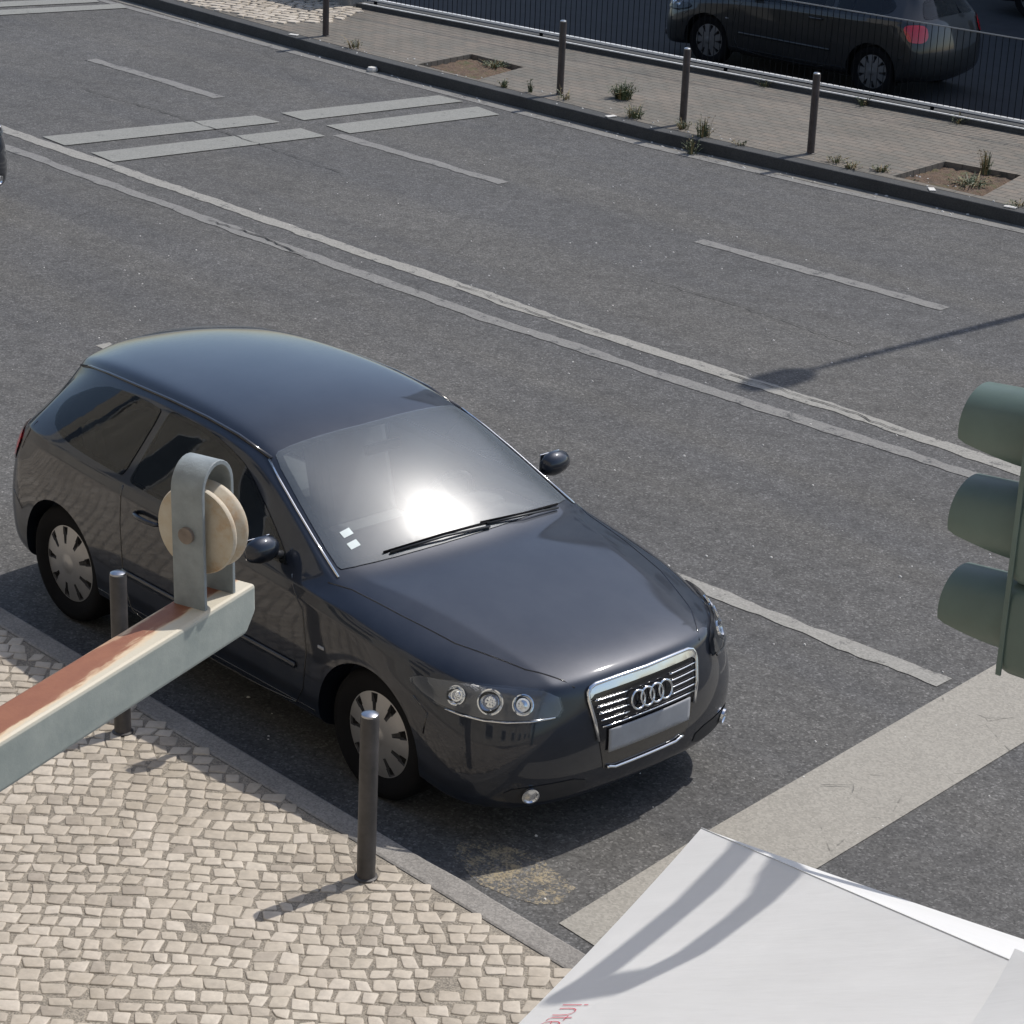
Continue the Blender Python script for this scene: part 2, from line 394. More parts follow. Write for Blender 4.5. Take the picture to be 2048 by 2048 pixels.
# kerb of the far pavement, street-side shade darkened into its colour
kp = FK
slab('far_kerb', kp + [(x, y + .16) for x, y in kp[::-1]], -.3, .122, M['kerb_shade'], bevel=.012)
# far pavement with two tree pits left open
def far_pavement():
    inner = [(x, y + .165) for x, y in FK]
    pits = [[(-12.15, 9.95), (-12.25, 10.83), (-11.42, 10.84), (-11.20, 9.97)], [(-5.97, 10.36), (-6.05, 11.25), (-5.30, 11.42), (-5.02, 10.45)]]
    # split into strips between x breakpoints, with the pits' quads taken out
    b = MB(); z = .120
    def col(xa, xb, lo, hi):
        b.add([(xa, lo(xa), z), (xb, lo(xb), z), (xb, hi(xb), z), (xa, hi(xa), z)], [(0, 1, 2, 3)])
    lo = lambda x: lerp_poly(inner, x); hi = lambda x: lerp_poly(WL, x) + .02
    xs = sorted(set([x for x, _ in inner] + [x for x, _ in WL]))
    def seg(xa, xb):
        pts = [xa] + [x for x in xs if xa < x < xb] + [xb]
        for a, c in zip(pts, pts[1:]): col(a, c, lo, hi)
    seg(-60, -12.25); seg(-11.20, -6.05); seg(-5.02, 40)
    for (A, B, C_, D) in pits:
        xl, xr = B[0], D[0]
        line = lambda p, q: (lambda x: p[1] + (q[1] - p[1]) * (x - p[0]) / (q[0] - p[0]) if abs(q[0] - p[0]) > 1e-6 else p[1])
        # below pit: A-D edge, above pit: B-C edge, side wedges
        b.add([(xl, lo(xl), z), (xr, lo(xr), z), (D[0], D[1], z), (A[0], A[1], z)], [(0, 1, 2, 3)])
        b.add([(xl, lo(xl), z), (A[0], A[1], z), (B[0], B[1], z)], [(0, 1, 2)])
        b.add([(B[0], B[1], z), (C_[0], C_[1], z), (xr, hi(xr), z), (xl, hi(xl), z)], [(0, 1, 2, 3)])
        b.add([(D[0], D[1], z), (xr, hi(xr), z), (C_[0], C_[1], z)], [(0, 1, 2)])
        # pit walls
        q = [A, B, C_, D]
        for i in range(4):
            p0, p1 = q[i], q[(i + 1) % 4]
            b.add([(*p0, z), (*p1, z), (*p1, .02), (*p0, .02)], [(0, 1, 2, 3)])
    o = b.build('far_pavement', M['blocks'], recalc=False); o['kind'] = 'structure'
    me = o.data; bm = bmesh.new(); bm.from_mesh(me)
    for f in bm.faces:
        f.normal_update()
        if f.normal.z < -.1: f.normal_flip()
    bm.to_mesh(me); bm.free()
    for k, p in enumerate(pits):
        # lumpy soil
        bb = MB(); n = 22
        rnd = random.Random(k)
        g = []
        for i in range(n + 1):
            for j in range(n + 1):
                u, v = i / n, j / n
                P = (Vector(p[0]) * (1 - u) + Vector(p[3]) * u) * (1 - v) + (Vector(p[1]) * (1 - u) + Vector(p[2]) * u) * v
                e = min(u, v, 1 - u, 1 - v)
                g.append((P.x, P.y, .05 + rnd.random() * .028 + (.02 if e > .1 else 0)))
        bb.add(g, [(i * (n + 1) + j, (i + 1) * (n + 1) + j, (i + 1) * (n + 1) + j + 1, i * (n + 1) + j + 1) for i in range(n) for j in range(n)])
        oo = bb.build('tree_pit_soil', M['soil'], smooth=True); oo['kind'] = 'structure'
    return pits
PITS = far_pavement()
slab('near_kerb', [(-60, -1.28), (60, -1.28), (60, -1.135), (2.2, -1.135), (1.1, -1.135), (.9, -1.13), (.7, -1.14), (-60, -1.16)], -.3, .115, M['kerb'], bevel=.015)
poly_sheet('near_pavement', [(-60, -1.285), (-60, -8.2), (60, -8.2), (60, -1.285)], .1125, M['sand'])

# ---- painted markings, 4 mm sheets
Z1 = .004
def mark(pts, mat, z=None):
    z = z or (.0078 if mat == 'paint_cross' else Z1)
    return poly_sheet('road_marking', pts, z, M[mat])
mark([(-11.9, 5.06), (-11.53, 7.29), (-11.16, 7.31), (-11.49, 5.04)], 'paint_cross')
mark([(-11.12, 5.08), (-10.84, 7.32), (-10.45, 7.31), (-10.72, 5.05)], 'paint_cross')
mark([(-11.48, 7.57), (-11.24, 9.46), (-10.88, 9.48), (-11.1, 7.56)], 'paint_cross')
mark([(-10.8, 7.6), (-10.62, 9.44), (-10.22, 9.38), (-10.41, 7.58)], 'paint_cross')
mark([(-17.9, 7.0), (-17.23, 9.62), (-16.96, 9.52), (-17.6, 6.9)], 'paint_cross')
mark([(-18.5, 7.0), (-17.72, 9.55), (-17.45, 9.46), (-18.15, 6.9)], 'paint_cross')
mark([(-17.9, 4.9), (-17.6, 6.7), (-17.3, 6.7), (-17.6, 4.9)], 'paint_cross')
for a, c in (((-14.67, 7.47), (-12.39, 7.49)), ((-10.44, 7.45), (-8.14, 7.51)), ((-5.77, 7.54), (-3.29, 7.69)), ((-1.0, 7.8), (1.4, 7.95)), ((-19.5, 7.45), (-17.9, 7.47))):
    rough_mark([a, c], .14, 'paint_worn')
rough_mark([(-16, 4.9), (-12.42, 4.93), (-8.59, 4.97), (-5.49, 5.01), (-3.92, 5.05), (-2.5, 5.14), (-1.07, 5.18), (.75, 5.22)], .14, 'paint_pale')
rough_mark([(-16, 4.55), (-11.89, 4.57), (-8.02, 4.57), (-5.07, 4.62), (-3.14, 4.73), (-.94, 4.88), (.75, 4.95)], .13, 'paint_worn')
mark(strip([(-40, 1.7), (-9.0, 1.9)], .13), 'paint_worn')
rough_mark([(-6.35, 1.96), (-.8, 2.16), (.87, 2.26)], .13, 'paint_pale')
mark([(1.30, -.93), (1.15, .21), (.90, 2.7), (.84, 4.70), (1.36, 4.70), (1.54, 2.04), (1.66, .68), (1.80, -.95)], 'paint_stop')
mark(strip([(-60, 9.42), (-15.59, 9.57), (-12.06, 9.58), (-8.42, 9.68), (-6.5, 9.85), (-4.34, 10.13), (0, 10.52), (30, 13.2)], .11), 'paint_worn')
mark([(x, y - .13) for x, y in FK[:-1]] + [(x, y + .02) for x, y in FK[:-1][::-1]], 'gutter', .0035)
mark([(-60, -1.17), (.66, -1.17), (1.25, -1.16), (1.25, -1.04), (.7, -1.03), (-60, -1.0)], 'gutter', .0035)
def make_ochre():
    mt, n, b = new_mat('ochre_paint_remnant'); v = coords(n)
    a, sp, mid = asphalt_nodes(n, v)
    s = maths(n, 'ADD', maths(n, 'MULTIPLY', noise(n, v, 9, 8, .8), .6), maths(n, 'MULTIPLY', noise(n, v, 70, 3, .7), .4))
    n.links.new(mix(n, a, mix(n, (.30, .23, .12), (.36, .31, .22), noise(n, v, 12)), ramp(n, s, [(.49, 0), (.56, .85)])), b.inputs['Base Color'])
    b.inputs['Roughness'].default_value = .85; bump(n, b, sp, .5, .006); return mt
M['ochre'] = make_ochre()
_ro = random.Random(4)
mark([(.90 + (.34 + .06 * _ro.random()) * math.cos(a) * (.80 if math.cos(a) > 0 else 1), -.79 + (.15 + .04 * _ro.random()) * math.sin(a)) for a in [2 * math.pi * k / 26 for k in range(26)]], 'ochre', .0015)

# ---- limestone cobbles of the near pavement
def inpoly(x, y, poly):
    c = False; j = len(poly) - 1
    for i in range(len(poly)):
        xi, yi = poly[i]; xj, yj = poly[j]
        if (yi > y) != (yj > y) and x < (xj - xi) * (y - yi) / (yj - yi) + xi: c = not c
        j = i
    return c
def cobbles(name, region, az, size, z, seed, gap=.010):
    rnd = random.Random(seed); b = MB()
    xs = [p[0] for p in region]; ys = [p[1] for p in region]; ox, oy = (min(xs) + max(xs)) / 2, (min(ys) + max(ys)) / 2
    rad = max(max(xs) - min(xs), max(ys) - min(ys)) * .75; ca, sa = math.cos(az), math.sin(az)
    rows = int(2 * rad / size); v = -rad; ph = rnd.random() * 6
    for r in range(rows):
        h = size * rnd.uniform(.84, 1.13); u = -rad + rnd.random() * size
        while u < rad:
            wd = size * rnd.uniform(.84, 1.30); cu, cv = u + wd / 2, v + h / 2
            wob = .035 * math.sin(cu * 2.1 + ph) + .02 * math.sin(cu * 5.3 + v * 3)
            X = ox + cu * ca - (cv + wob) * sa; Y = oy + cu * sa + (cv + wob) * ca
            if inpoly(X, Y, region) and rnd.random() > .006:
                hw, hh = wd / 2 - gap * rnd.uniform(.35, .9), h / 2 - gap * rnd.uniform(.35, .9)
                base = [(-hw, -hh), (hw, -hh), (hw, hh), (-hw, hh)]
                sk = rnd.uniform(-.10, .10) * size
                pts = []
                for i, (px, py) in enumerate(base):
                    px += rnd.uniform(-.15, .07) * size * (1 if px > 0 else -1) + (sk if py > 0 else -sk); py += rnd.uniform(-.14, .07) * size * (1 if py > 0 else -1)
                    base[i] = (px, py)
                # chop corners for uneven outlines
                for i in range(4):
                    p, q0, q1 = Vector(base[i]), Vector(base[i - 1]), Vector(base[(i + 1) % 4]); k0, k1 = rnd.uniform(.06, .26), rnd.uniform(.06, .26)
                    pts.append(p.lerp(q0, k0)); pts.append(p.lerp(q0, k0 * .35).lerp(p.lerp(q1, k1 * .35), .5)); pts.append(p.lerp(q1, k1))
                zt = z + rnd.uniform(-.001, .002); tx, ty = rnd.uniform(-.018, .018), rnd.uniform(-.018, .018)
                a2 = rnd.uniform(-.05, .05); ca2, sa2 = math.cos(az + a2), math.sin(az + a2)
                def ring(s, dz, flat=False):
                    return [(X + (p.x * ca2 - p.y * sa2) * s, Y + (p.x * sa2 + p.y * ca2) * s, (zt + dz + (p.x * tx + p.y * ty)) if not flat else dz) for p in pts]
                rr = [ring(1.02, z - .022, True), ring(1.0, -.005), ring(.96, -.0012), ring(.86, 0)]
                bs = len(b.v)
                for k in rr: b.v += k
                n = 12
                for i in range(3):
                    for j in range(n):
                        k2 = (j + 1) % n; b.f.append((bs + i * n + j, bs + i * n + k2, bs + (i + 1) * n + k2, bs + (i + 1) * n + j)); b.mi.append(0)
                b.f.append(tuple(bs + 3 * n + j for j in range(n))); b.mi.append(0)
            u += wd
        v += h
    o = b.build(name, M['stone'], smooth=True, recalc=False); o['kind'] = 'structure'; return o
def crack(pts, w_, seed):
    rnd = random.Random(seed); P = []
    for a, c in zip(pts, pts[1:]):
        a, c = Vector(a), Vector(c); k = max(2, int((c - a).length / .07))
        for i in range(k): P.append(a.lerp(c, i / k) + Vector((0, rnd.gauss(0, .012))))
    b = MB(); vs = []
    for p in P:
        ww = w_ * rnd.uniform(.2, 1.2); vs += [(p.x, p.y - ww, .0112), (p.x, p.y + ww, .0112)]
    b.add(vs, [(2 * i, 2 * i + 2, 2 * i + 3, 2 * i + 1) for i in range(len(P) - 1)])
    o = b.build('road_crack', M['crack'], recalc=False); o['kind'] = 'structure'
M['crack'] = simple('crack_filled_with_dirt', (.035, .034, .033), .9, var=.3)
crack([(-13.5, 6.55), (-12.2, 6.62), (-11.3, 6.60), (-10.5, 6.57), (-9.2, 6.52)], .006, 1)
crack([(-5.2, 6.35), (-4.2, 6.42), (-3.0, 6.35)], .004, 2)
crack([(-8.6, 4.56), (-7.9, 4.60), (-7.2, 4.55)], .009, 3)
crack([(-3.2, 5.10), (-2.4, 5.17), (-1.6, 5.14)], .006, 4)
crack([(1.2, .9), (1.3, 1.0), (1.38, .97)], .003, 5)
crack([(-6.0, 5.02), (-5.2, 4.98), (-4.3, 5.04)], .005, 6)
cobbles('near_pavement_cobbles', [(-5.5, -1.30), (4.5, -1.30), (6.5, -3), (6.5, -6), (1.5, -6), (-3, -3.8), (-5.5, -2.6)], R(46), .083, .1168, 3, .005)
cobbles('far_pavement_cobbles', [(-22, 10.05), (-16.1, 9.93), (-15.4, 10.0), (-14.72, 10.12), (-14.5, 10.6), (-14.75, 11.4), (-15.3, 11.5), (-22, 11.4)], R(20), .13, .136, 5, .014)

# ------------------------------------------------------------ car (x forward from the front axle, y left, z up)
LID = [
 [(.84,0,.775),(.825,.30,.773),(.78,.49,.762),(.66,.68,.750),(.46,.80,.745)],
 [(.72,0,.835),(.70,.29,.833),(.64,.50,.822),(.50,.69,.808),(.28,.828,.795)],
 [(.35,0,.895),(.35,.30,.893),(.32,.54,.885),(.22,.72,.868),(.10,.85,.835)],
 [(-.05,0,.955),(-.05,.32,.953),(-.06,.60,.945),(-.1,.745,.918),(-.20,.865,.875)],
 [(-.28,0,.982),(-.30,.35,.977),(-.36,.68,.962),(-.39,.79,.940),(-.46,.872,.90)],
 [(-.68,0,1.206),(-.70,.33,1.195),(-.74,.63,1.165),(-.77,.725,1.125),(-.80,.866,.92)],
 [(-1.10,0,1.385),(-1.11,.30,1.378),(-1.14,.56,1.352),(-1.17,.645,1.31),(-1.2,.86,.94)],
 [(-1.6,0,1.438),(-1.6,.30,1.432),(-1.6,.56,1.405),(-1.6,.645,1.34),(-1.6,.865,.955)],
 [(-2.2,0,1.436),(-2.2,.29,1.430),(-2.2,.55,1.402),(-2.2,.625,1.33),(-2.2,.865,.97)],
 [(-2.68,0,1.40),(-2.68,.27,1.393),(-2.67,.51,1.362),(-2.65,.58,1.29),(-2.70,.845,.985)],
 [(-2.93,0,1.345),(-2.92,.26,1.338),(-2.87,.47,1.308),(-2.82,.545,1.24),(-2.90,.805,.985)],
 [(-3.16,0,1.0),(-3.15,.28,1.0),(-3.10,.54,.995),(-3.06,.66,.985),(-3.00,.762,.965)]]
def levels():
    P = []
    # front, centre -> corner
    P.append([(.885,0,.62),(.895,0,.50),(.89,0,.36),(.86,0,.23),(.78,0,.16)])
    P.append([(.875,.31,.62),(.887,.31,.50),(.88,.31,.36),(.85,.31,.23),(.77,.31,.16)])
    P.append([(.82,.52,.62),(.845,.53,.50),(.84,.53,.36),(.81,.53,.23),(.74,.51,.16)])
    P.append([(.70,.725,.62),(.735,.74,.50),(.735,.745,.36),(.71,.74,.23),(.65,.70,.16)])
    P.append([(.50,.835,.62),(.54,.855,.50),(.54,.862,.36),(.52,.855,.23),(.47,.80,.16)])
    for i in range(1, 11):
        x, y, z = LID[i][4]; k = min(1, i / 3)
        w2 = .885 if i < 9 else (.87 if i == 9 else .85)
        P.append([(x, min(y + .016, .885), z - .055), (x, w2, z - .22 if i > 2 else z - .15), (x, w2 - .004, .47), (x, w2 - .016, .29), (x, .79, .17)])
    P.append([(-3.06,.815,.89),(-3.09,.84,.71),(-3.11,.85,.52),(-3.09,.84,.33),(-3.0,.78,.21)])
    P.append([(-3.14,.71,.91),(-3.20,.73,.72),(-3.22,.74,.52),(-3.20,.73,.33),(-3.12,.67,.21)])
    P.append([(-3.20,.55,.93),(-3.26,.55,.73),(-3.29,.55,.52),(-3.27,.55,.33),(-3.18,.52,.21)])
    P.append([(-3.23,.28,.94),(-3.29,.28,.74),(-3.33,.28,.52),(-3.31,.28,.33),(-3.2,.28,.21)])
    P.append([(-3.24,0,.94),(-3.30,0,.74),(-3.34,0,.52),(-3.32,0,.33),(-3.2,0,.21)])
    for k in range(-5, 0): P[k] = [(x + .045, y, z) for x, y, z in P[k]]
    return P
def body_mesh(level=4):
    bm = bmesh.new(); key = {}
    def vt(p):
        k = tuple(round(c, 5) for c in p)
        if k not in key: key[k] = bm.verts.new(k)
        return key[k]
    cl = bm.edges.layers.float.new('crease_edge')
    creases = []
    lev = levels()
    top = [LID[0][j] for j in range(5)] + [LID[i][4] for i in range(1, 11)] + [LID[11][j] for j in (4, 3, 2, 1, 0)]
    for s in (1, -1):
        f = lambda p: vt((p[0], p[1] * s, p[2]))
        def face(ps):
            vs = []
            for p in ps:
                q = f(p)
                if q not in vs: vs.append(q)
            if s < 0: vs.reverse()
            if len(vs) > 2:
                try: bm.faces.new(vs)
                except ValueError: pass
        for i in range(11):
            for j in range(4): face([LID[i][j], LID[i][j + 1], LID[i + 1][j + 1], LID[i + 1][j]])
        W_ = [[t] + l for t, l in zip(top, lev)]
        for a in range(len(W_) - 1):
            for l in range(5): face([W_[a][l], W_[a][l + 1], W_[a + 1][l + 1], W_[a + 1][l]])
        def cr(pts, v):
            for p, q in zip(pts, pts[1:]): creases.append((f(p), f(q), v))
        cr(LID[0], .35); cr([LID[i][4] for i in range(3, 12)], .55)
        cr([LID[i][3] for i in range(4, 11)], .62); cr([LID[i][2] for i in range(5, 11)], .35); cr([LID[i][2] for i in range(0, 5)], .6)
        cr([w_[1] for w_ in W_[4:16]], .75); cr(LID[10], .55); cr([w_[2] for w_ in W_[5:16]], .3)
        cr(LID[4], .35); cr([w_[4] for w_ in W_], .3); cr(LID[11], .3)
    bots = [l[4] for l in lev]; n = len(bots)
    # floor: quads from side to side
    for a in range(n - 1):
        p, q = bots[a], bots[a + 1]
        vs = []
        for pt in (vt(p), vt(q), vt((q[0], -q[1], q[2])), vt((p[0], -p[1], p[2]))):
            if pt not in vs: vs.append(pt)
        if len(vs) > 2: bm.faces.new(vs[::-1])
    bmesh.ops.recalc_face_normals(bm, faces=bm.faces)
    for a, b_, v in creases:
        e = bm.edges.get((a, b_))
        if e: e[cl] = v
    me = bpy.data.meshes.new('cage'); bm.to_mesh(me); bm.free()
    o = bpy.data.objects.new('cage', me); COL.objects.link(o)
    ss = o.modifiers.new('s', 'SUBSURF'); ss.levels = level; ss.render_levels = level
    # wheel arches
    cut = MB()
    for x in (-.04, -2.555):
        for s in (1, -1):
            cut.lathe([(.352, -.14), (.352, .14)], 'Y', (x, s * .86, .325), seg=64)
    # lathe along Y centred on the flank, .28 m deep
    co = cut.build('cutter', M['black']); bo = o.modifiers.new('b', 'BOOLEAN'); bo.object = co; bo.operation = 'DIFFERENCE'; bo.solver = 'EXACT'
    bpy.context.view_layer.update(); dg = bpy.context.evaluated_depsgraph_get()
    full = bpy.data.meshes.new_from_object(o.evaluated_get(dg))
    o.modifiers.remove(bo); bpy.context.view_layer.update(); dg = bpy.context.evaluated_depsgraph_get()
    plain = bpy.data.meshes.new_from_object(o.evaluated_get(dg))
    bb = bmesh.new(); bb.from_mesh(plain); bvh = BVHTree.FromBMesh(bb); bb.free()
    for x in (o, co): bpy.data.objects.remove(x)
    return full, bvh
BODY, BVH = body_mesh()
def basis(n):
    n = Vector(n).normalized(); u = Vector((0, 0, 1)).cross(n)
    u = Vector((0, 1, 0)) if u.length < .05 else u.normalized()
    return u, n.cross(u), n
def smooth_poly(p, it=2, closed=True):
    for _ in range(it):
        q = []
        for i in range(len(p)):
            a, b = Vector(p[i]), Vector(p[(i + 1) % len(p)]); q += [tuple(a.lerp(b, .25)), tuple(a.lerp(b, .75))]
        p = q
    return p
def inset(p, d):
    n = len(p); out = []
    area = sum(p[i][0] * p[(i + 1) % n][1] - p[(i + 1) % n][0] * p[i][1] for i in range(n)); sg = 1 if area > 0 else -1
    for i in range(n):
        a, b, c = Vector(p[i - 1]), Vector(p[i]), Vector(p[(i + 1) % n])
        e1 = (b - a).normalized(); e2 = (c - b).normalized(); nn = (Vector((-e1.y, e1.x)) + Vector((-e2.y, e2.x)))
        nn = nn.normalized() if nn.length > 1e-6 else Vector((-e1.y, e1.x))
        out.append(tuple(b + nn * d * sg))
    return out
def project(pt2, n, off):
    """drop a point given in the plane facing n onto the body, then lift it by off"""
    u, v, n = basis(n); o = u * pt2[0] + v * pt2[1] + n * 5
    hit, nor, _, _ = BVH.ray_cast(o, -n)
    if hit is None:
        hit, nor, _, _ = BVH.find_nearest(u * pt2[0] + v * pt2[1] + n * .8)
    return hit + nor * off, nor
def shell(poly, n, off, cell=.04, ring=None, thick=0):
    """sheet moulded over the body: poly in the plane facing n; ring = inner outline for a frame"""
    bm = bmesh.new()
    if ring is None:
        bm.faces.new([bm.verts.new((x, y, 0)) for x, y in poly])
        bmesh.ops.triangulate(bm, faces=bm.faces[:])
    else:
        A = [bm.verts.new((x, y, 0)) for x, y in poly]; B = [bm.verts.new((x, y, 0)) for x, y in ring]; k = len(A)
        for i in range(k): bm.faces.new((A[i], A[(i + 1) % k], B[(i + 1) % k], B[i]))
    xs = [p[0] for p in poly]; ys = [p[1] for p in poly]
    for ax, lo, hi in ((0, min(xs), max(xs)), (1, min(ys), max(ys))):
        c = lo + cell * .5
        while c < hi:
            co = [0, 0, 0]; co[ax] = c; no = [0, 0, 0]; no[ax] = 1
            bmesh.ops.bisect_plane(bm, geom=bm.verts[:] + bm.edges[:] + bm.faces[:], plane_co=co, plane_no=no, dist=1e-5); c += cell
    for v in bm.verts:
        p, nor = project((v.co.x, v.co.y), n, off); v.co = p
    nn = Vector(n).normalized()
    for f in bm.faces:
        f.normal_update(); f.smooth = True
        if f.normal.dot(nn) < 0: f.normal_flip()
    b = MB(); vs = [v.co.copy() for v in bm.verts]
    for i, v in enumerate(bm.verts): v.index = i
    b.add(vs, [tuple(v.index for v in f.verts) for f in bm.faces]); bm.free(); return b
def mir(p): return [(-x, y) for x, y in p][::-1]

UP = (0, 0, 1)
# basis(UP): u = +y, v = n x u = -x   -> (y, -x)
def top_poly(p): return [(y, -x) for x, y in p]
ws = [(-.325, 0), (-.335, .25), (-.365, .50), (-.415, .715), (-.46, .725), (-.80, .66), (-1.09, .59), (-1.115, .54), (-1.10, .25), (-1.085, 0)]
ws = ws + [(x, -y) for x, y in ws[-2:0:-1]]
rw = [(-2.99, 0), (-2.99, .25), (-2.96, .43), (-3.02, .52), (-3.08, .56), (-3.12, .45), (-3.14, .2), (-3.145, 0)]
rw = rw + [(x, -y) for x, y in rw[-2:0:-1]]
# side windows in (x, z)
dw = [(-.66, .955), (-.90, 1.098), (-1.17, 1.245), (-1.30,1.285),(-1.50, 1.325), (-1.78, 1.334), (-1.855, 1.33),(-1.87,1.30), (-1.925, 1.01),(-1.92,.988), (-1.88, .978), (-1.3, .962),(-.72,.948)]
qw = [(-1.985, 1.0), (-1.96,1.12),(-1.925, 1.305), (-1.95,1.322),(-2.25, 1.318), (-2.50, 1.285), (-2.70, 1.185), (-2.755, 1.13),(-2.73,1.06), (-2.60, 1.022),(-2.4,1.006),(-2.02,.992)]
def side_uv(p, s):
    u, v, n = basis((0, s, 0)); return [(Vector((x, 0, z)).dot(u), z) for x, z in p]
WINS = [('windscreen', smooth_poly(top_poly(ws), 1), UP, .035, 'windscreen'), ('rear_window', smooth_poly(top_poly(rw), 1), UP, .02, 'glass')]
for s in (-1, 1):
    WINS.append(('door_window', smooth_poly(side_uv(dw, s), 1), (0, s, 0), .018, 'glass'))
    WINS.append(('quarter_window', smooth_poly(side_uv(qw, s), 1), (0, s, 0), .02, 'glass'))
bm = bmesh.new(); bm.from_mesh(BODY)
kill = []
for f in bm.faces:
    c = f.calc_center_median()
    for nm, pl, n, fr, _ in WINS:
        nn = Vector(n)
        if n != UP and (abs(c.y) < .5 or c.z < .95 or f.normal.dot(nn) < .25): continue
        if n == UP and (c.z < .95 or f.normal.z < .1): continue
        u, v, nv = basis(n)
        if inpoly(c.dot(u), c.dot(v), inset(pl, fr * .55)): kill.append(f); break
bmesh.ops.delete(bm, geom=kill, context='FACES')
bm.to_mesh(BODY); bm.free()
BODY.materials.clear(); BODY.materials.append(M['navy'])
BODY.polygons.foreach_set('use_smooth', [True] * len(BODY.polygons)); BODY.set_sharp_from_angle(angle=R(50)); BODY.name = 'body'

def make_car():
    car = thing('parked_car', 'dark navy three-door hatchback with sun glaring off its windscreen, parked beside the cobbled pavement', 'car')
    body = bpy.data.objects.new('body', BODY); COL.objects.link(body); body.parent = car
    def put(b, name, mat, par=car, smooth=True, **k):
        return b.build(name, mat if isinstance(mat, list) else M[mat], par, smooth=smooth, **k)
    # glazing
    for nm, pl, n, fr, gm in WINS:
        g = put(shell(pl, n, .004), nm, gm, recalc=False)
        put(shell(pl, n, .0022, ring=inset(pl, fr)), 'window_edge', 'frit', g, recalc=False)
    # slim bright strip at the windscreen sides and roof joint
    for s in (-1, 1):
        pts = [project(q, UP, .004)[0] for q in top_poly([(-.40, .755 * s), (-.60, .722 * s), (-.80, .685 * s), (-.97, .648 * s), (-1.10, .612 * s)])]
        put(MB().tube(pts, .006, 6), 'windscreen_trim', 'chrome')
    for s in (-1, 1):
        pts = [project(q, UP, .003)[0] for q in top_poly([(x, y * s) for x, y in ((-1.10, .600), (-1.35, .603), (-1.6, .602), (-1.9, .597), (-2.2, .586), (-2.5, .560), (-2.72, .528), (-2.84, .505))])]
        put(MB().tube(pts, .009, 6, sq=(1.4, .7)), 'roof_moulding', 'frit')
    # shut lines, thin dark grooves
    def seam(pts, n, name='shut_line', r=.0042, mat='frit'):
        P = []
        for a, c in zip(pts, pts[1:]):
            k = max(2, int((Vector(a) - Vector(c)).length / .05))
            for i in range(k): P.append(Vector(a).lerp(Vector(c), i / k))
        P.append(Vector(pts[-1]))
        return put(MB().tube([project(tuple(q), n, -.0006)[0] for q in P], r, 6), name, mat)
    for s in (-1, 1):
        sx = lambda p: side_uv(p, s)
        seam(sx([(-.62, .93), (-.50, .80), (-.47, .60), (-.50, .40), (-.56, .30), (-1.0, .255), (-1.75, .25), (-1.90, .30), (-1.95, .45), (-1.965, .75), (-1.955, .96)]), (0, s, 0), 'door_gap')
        seam(top_poly([(.80, .40 * s), (.62, .53 * s), (.30, .66 * s), (.0, .715 * s), (-.30, .755 * s), (-.42, .80 * s)]), UP, 'bonnet_gap')
        seam(sx([(.36, .60), (.345, .50)]), (0, s, 0), 'bumper_gap')
        seam(sx([(-3.02, .60), (-2.93, .52)]), (0, s, 0), 'bumper_gap')
        seam(sx([(.27, .655), (.36, .60), (.345, .50)]), (0, s, 0), 'wing_gap')
        seam(sx([(-2.86, 1.02), (-2.90, .93), (-2.94, .86)]), (0, s, 0), 'tailgate_gap')
        # long crease low on the doors
        seam(sx([(-2.2, .315), (-1.3, .305), (-.42, .31)]), (0, s, 0), 'sill_gap', .003)
        # rub strip and sill
        st = [project((q, .50), (0, s, 0), .006)[0] for q in [u_[0] for u_ in side_uv([(x / 20, .5) for x in range(-39, -10)], s)]]
        put(MB().tube(st, .016, 8, sq=(.45, 1)), 'rub_strip', 'navy')
        sl_ = [project((q, .20), (0, s, 0), .004)[0] for q in [u_[0] for u_ in side_uv([(x / 20, .2) for x in range(-43, -8)], s)]]
        put(MB().tube(sl_, .02, 8, sq=(.5, 1)), 'sill', 'black')
        # handle
        h0 = Vector(side_uv([(-1.72, .86)], s)[0])
        pts = [project(tuple(h0 + Vector((d * (1 if s < 0 else -1), .0)) * 1), (0, s, 0), o_)[0] for d, o_ in ((-.10, .004), (-.085, .026), (-.03, .034), (.03, .034), (.085, .026), (.10, .004))]
        put(MB().tube(pts, .012, 8), 'door_handle', 'navy')
        # side indicator
        i0 = side_uv([(-.36, .66)], s)[0]
        c, nn = project(i0, (0, s, 0), .002)
        put(MB().box(c, (.045, .008, .016)), 'side_indicator', 'plate', bevel=.004)
        # mirror
        mh = MB(); rings = []
        for t, sc in ((0, .35), (.03, .8), (.07, 1.0), (.12, .97), (.165, .72), (.185, .3)):
            rings.append([Vector((-.74 + .052 * sc * math.cos(a) * (1.25 if math.cos(a) > 0 else .5), s * (.845 + t), 1.035 + .066 * sc * math.sin(a) + .01 * t)) for a in [2 * math.pi * k / 16 for k in range(16)]])
        mh.loft(rings); mir_o = put(mh, 'wing_mirror', 'navy', angle=60)
        put(MB().box((-.77, s * .935, 1.035), (.006, .135, .10)), 'mirror_glass', 'chrome', mir_o, smooth=False, bevel=.002)
        put(MB().tube([(-.74, s * .80, .975), (-.74, s * .84, .985), (-.735, s * .875, 1.005)], .02, 8), 'mirror_foot', 'black', mir_o)
        # tail lamp, moulded round the corner
        tn = (-.55, s * .83, .05); u, v, n_ = basis(tn)
        tl = [(-2.93, .80, .935), (-2.98, .80, .82), (-3.04, .79, .74), (-3.20, .62, .74), (-3.18, .62, .93), (-3.08, .72, .955)]
        q = smooth_poly([(Vector((x, s * y, z)).dot(u), Vector((x, s * y, z)).dot(v)) for x, y, z in tl], 2)
        put(shell(q, tn, .008, .03), 'tail_lamp', 'red', recalc=False)
        # head lamp
        hn = (.72, s * .62, .30); u, v, n_ = basis(hn)
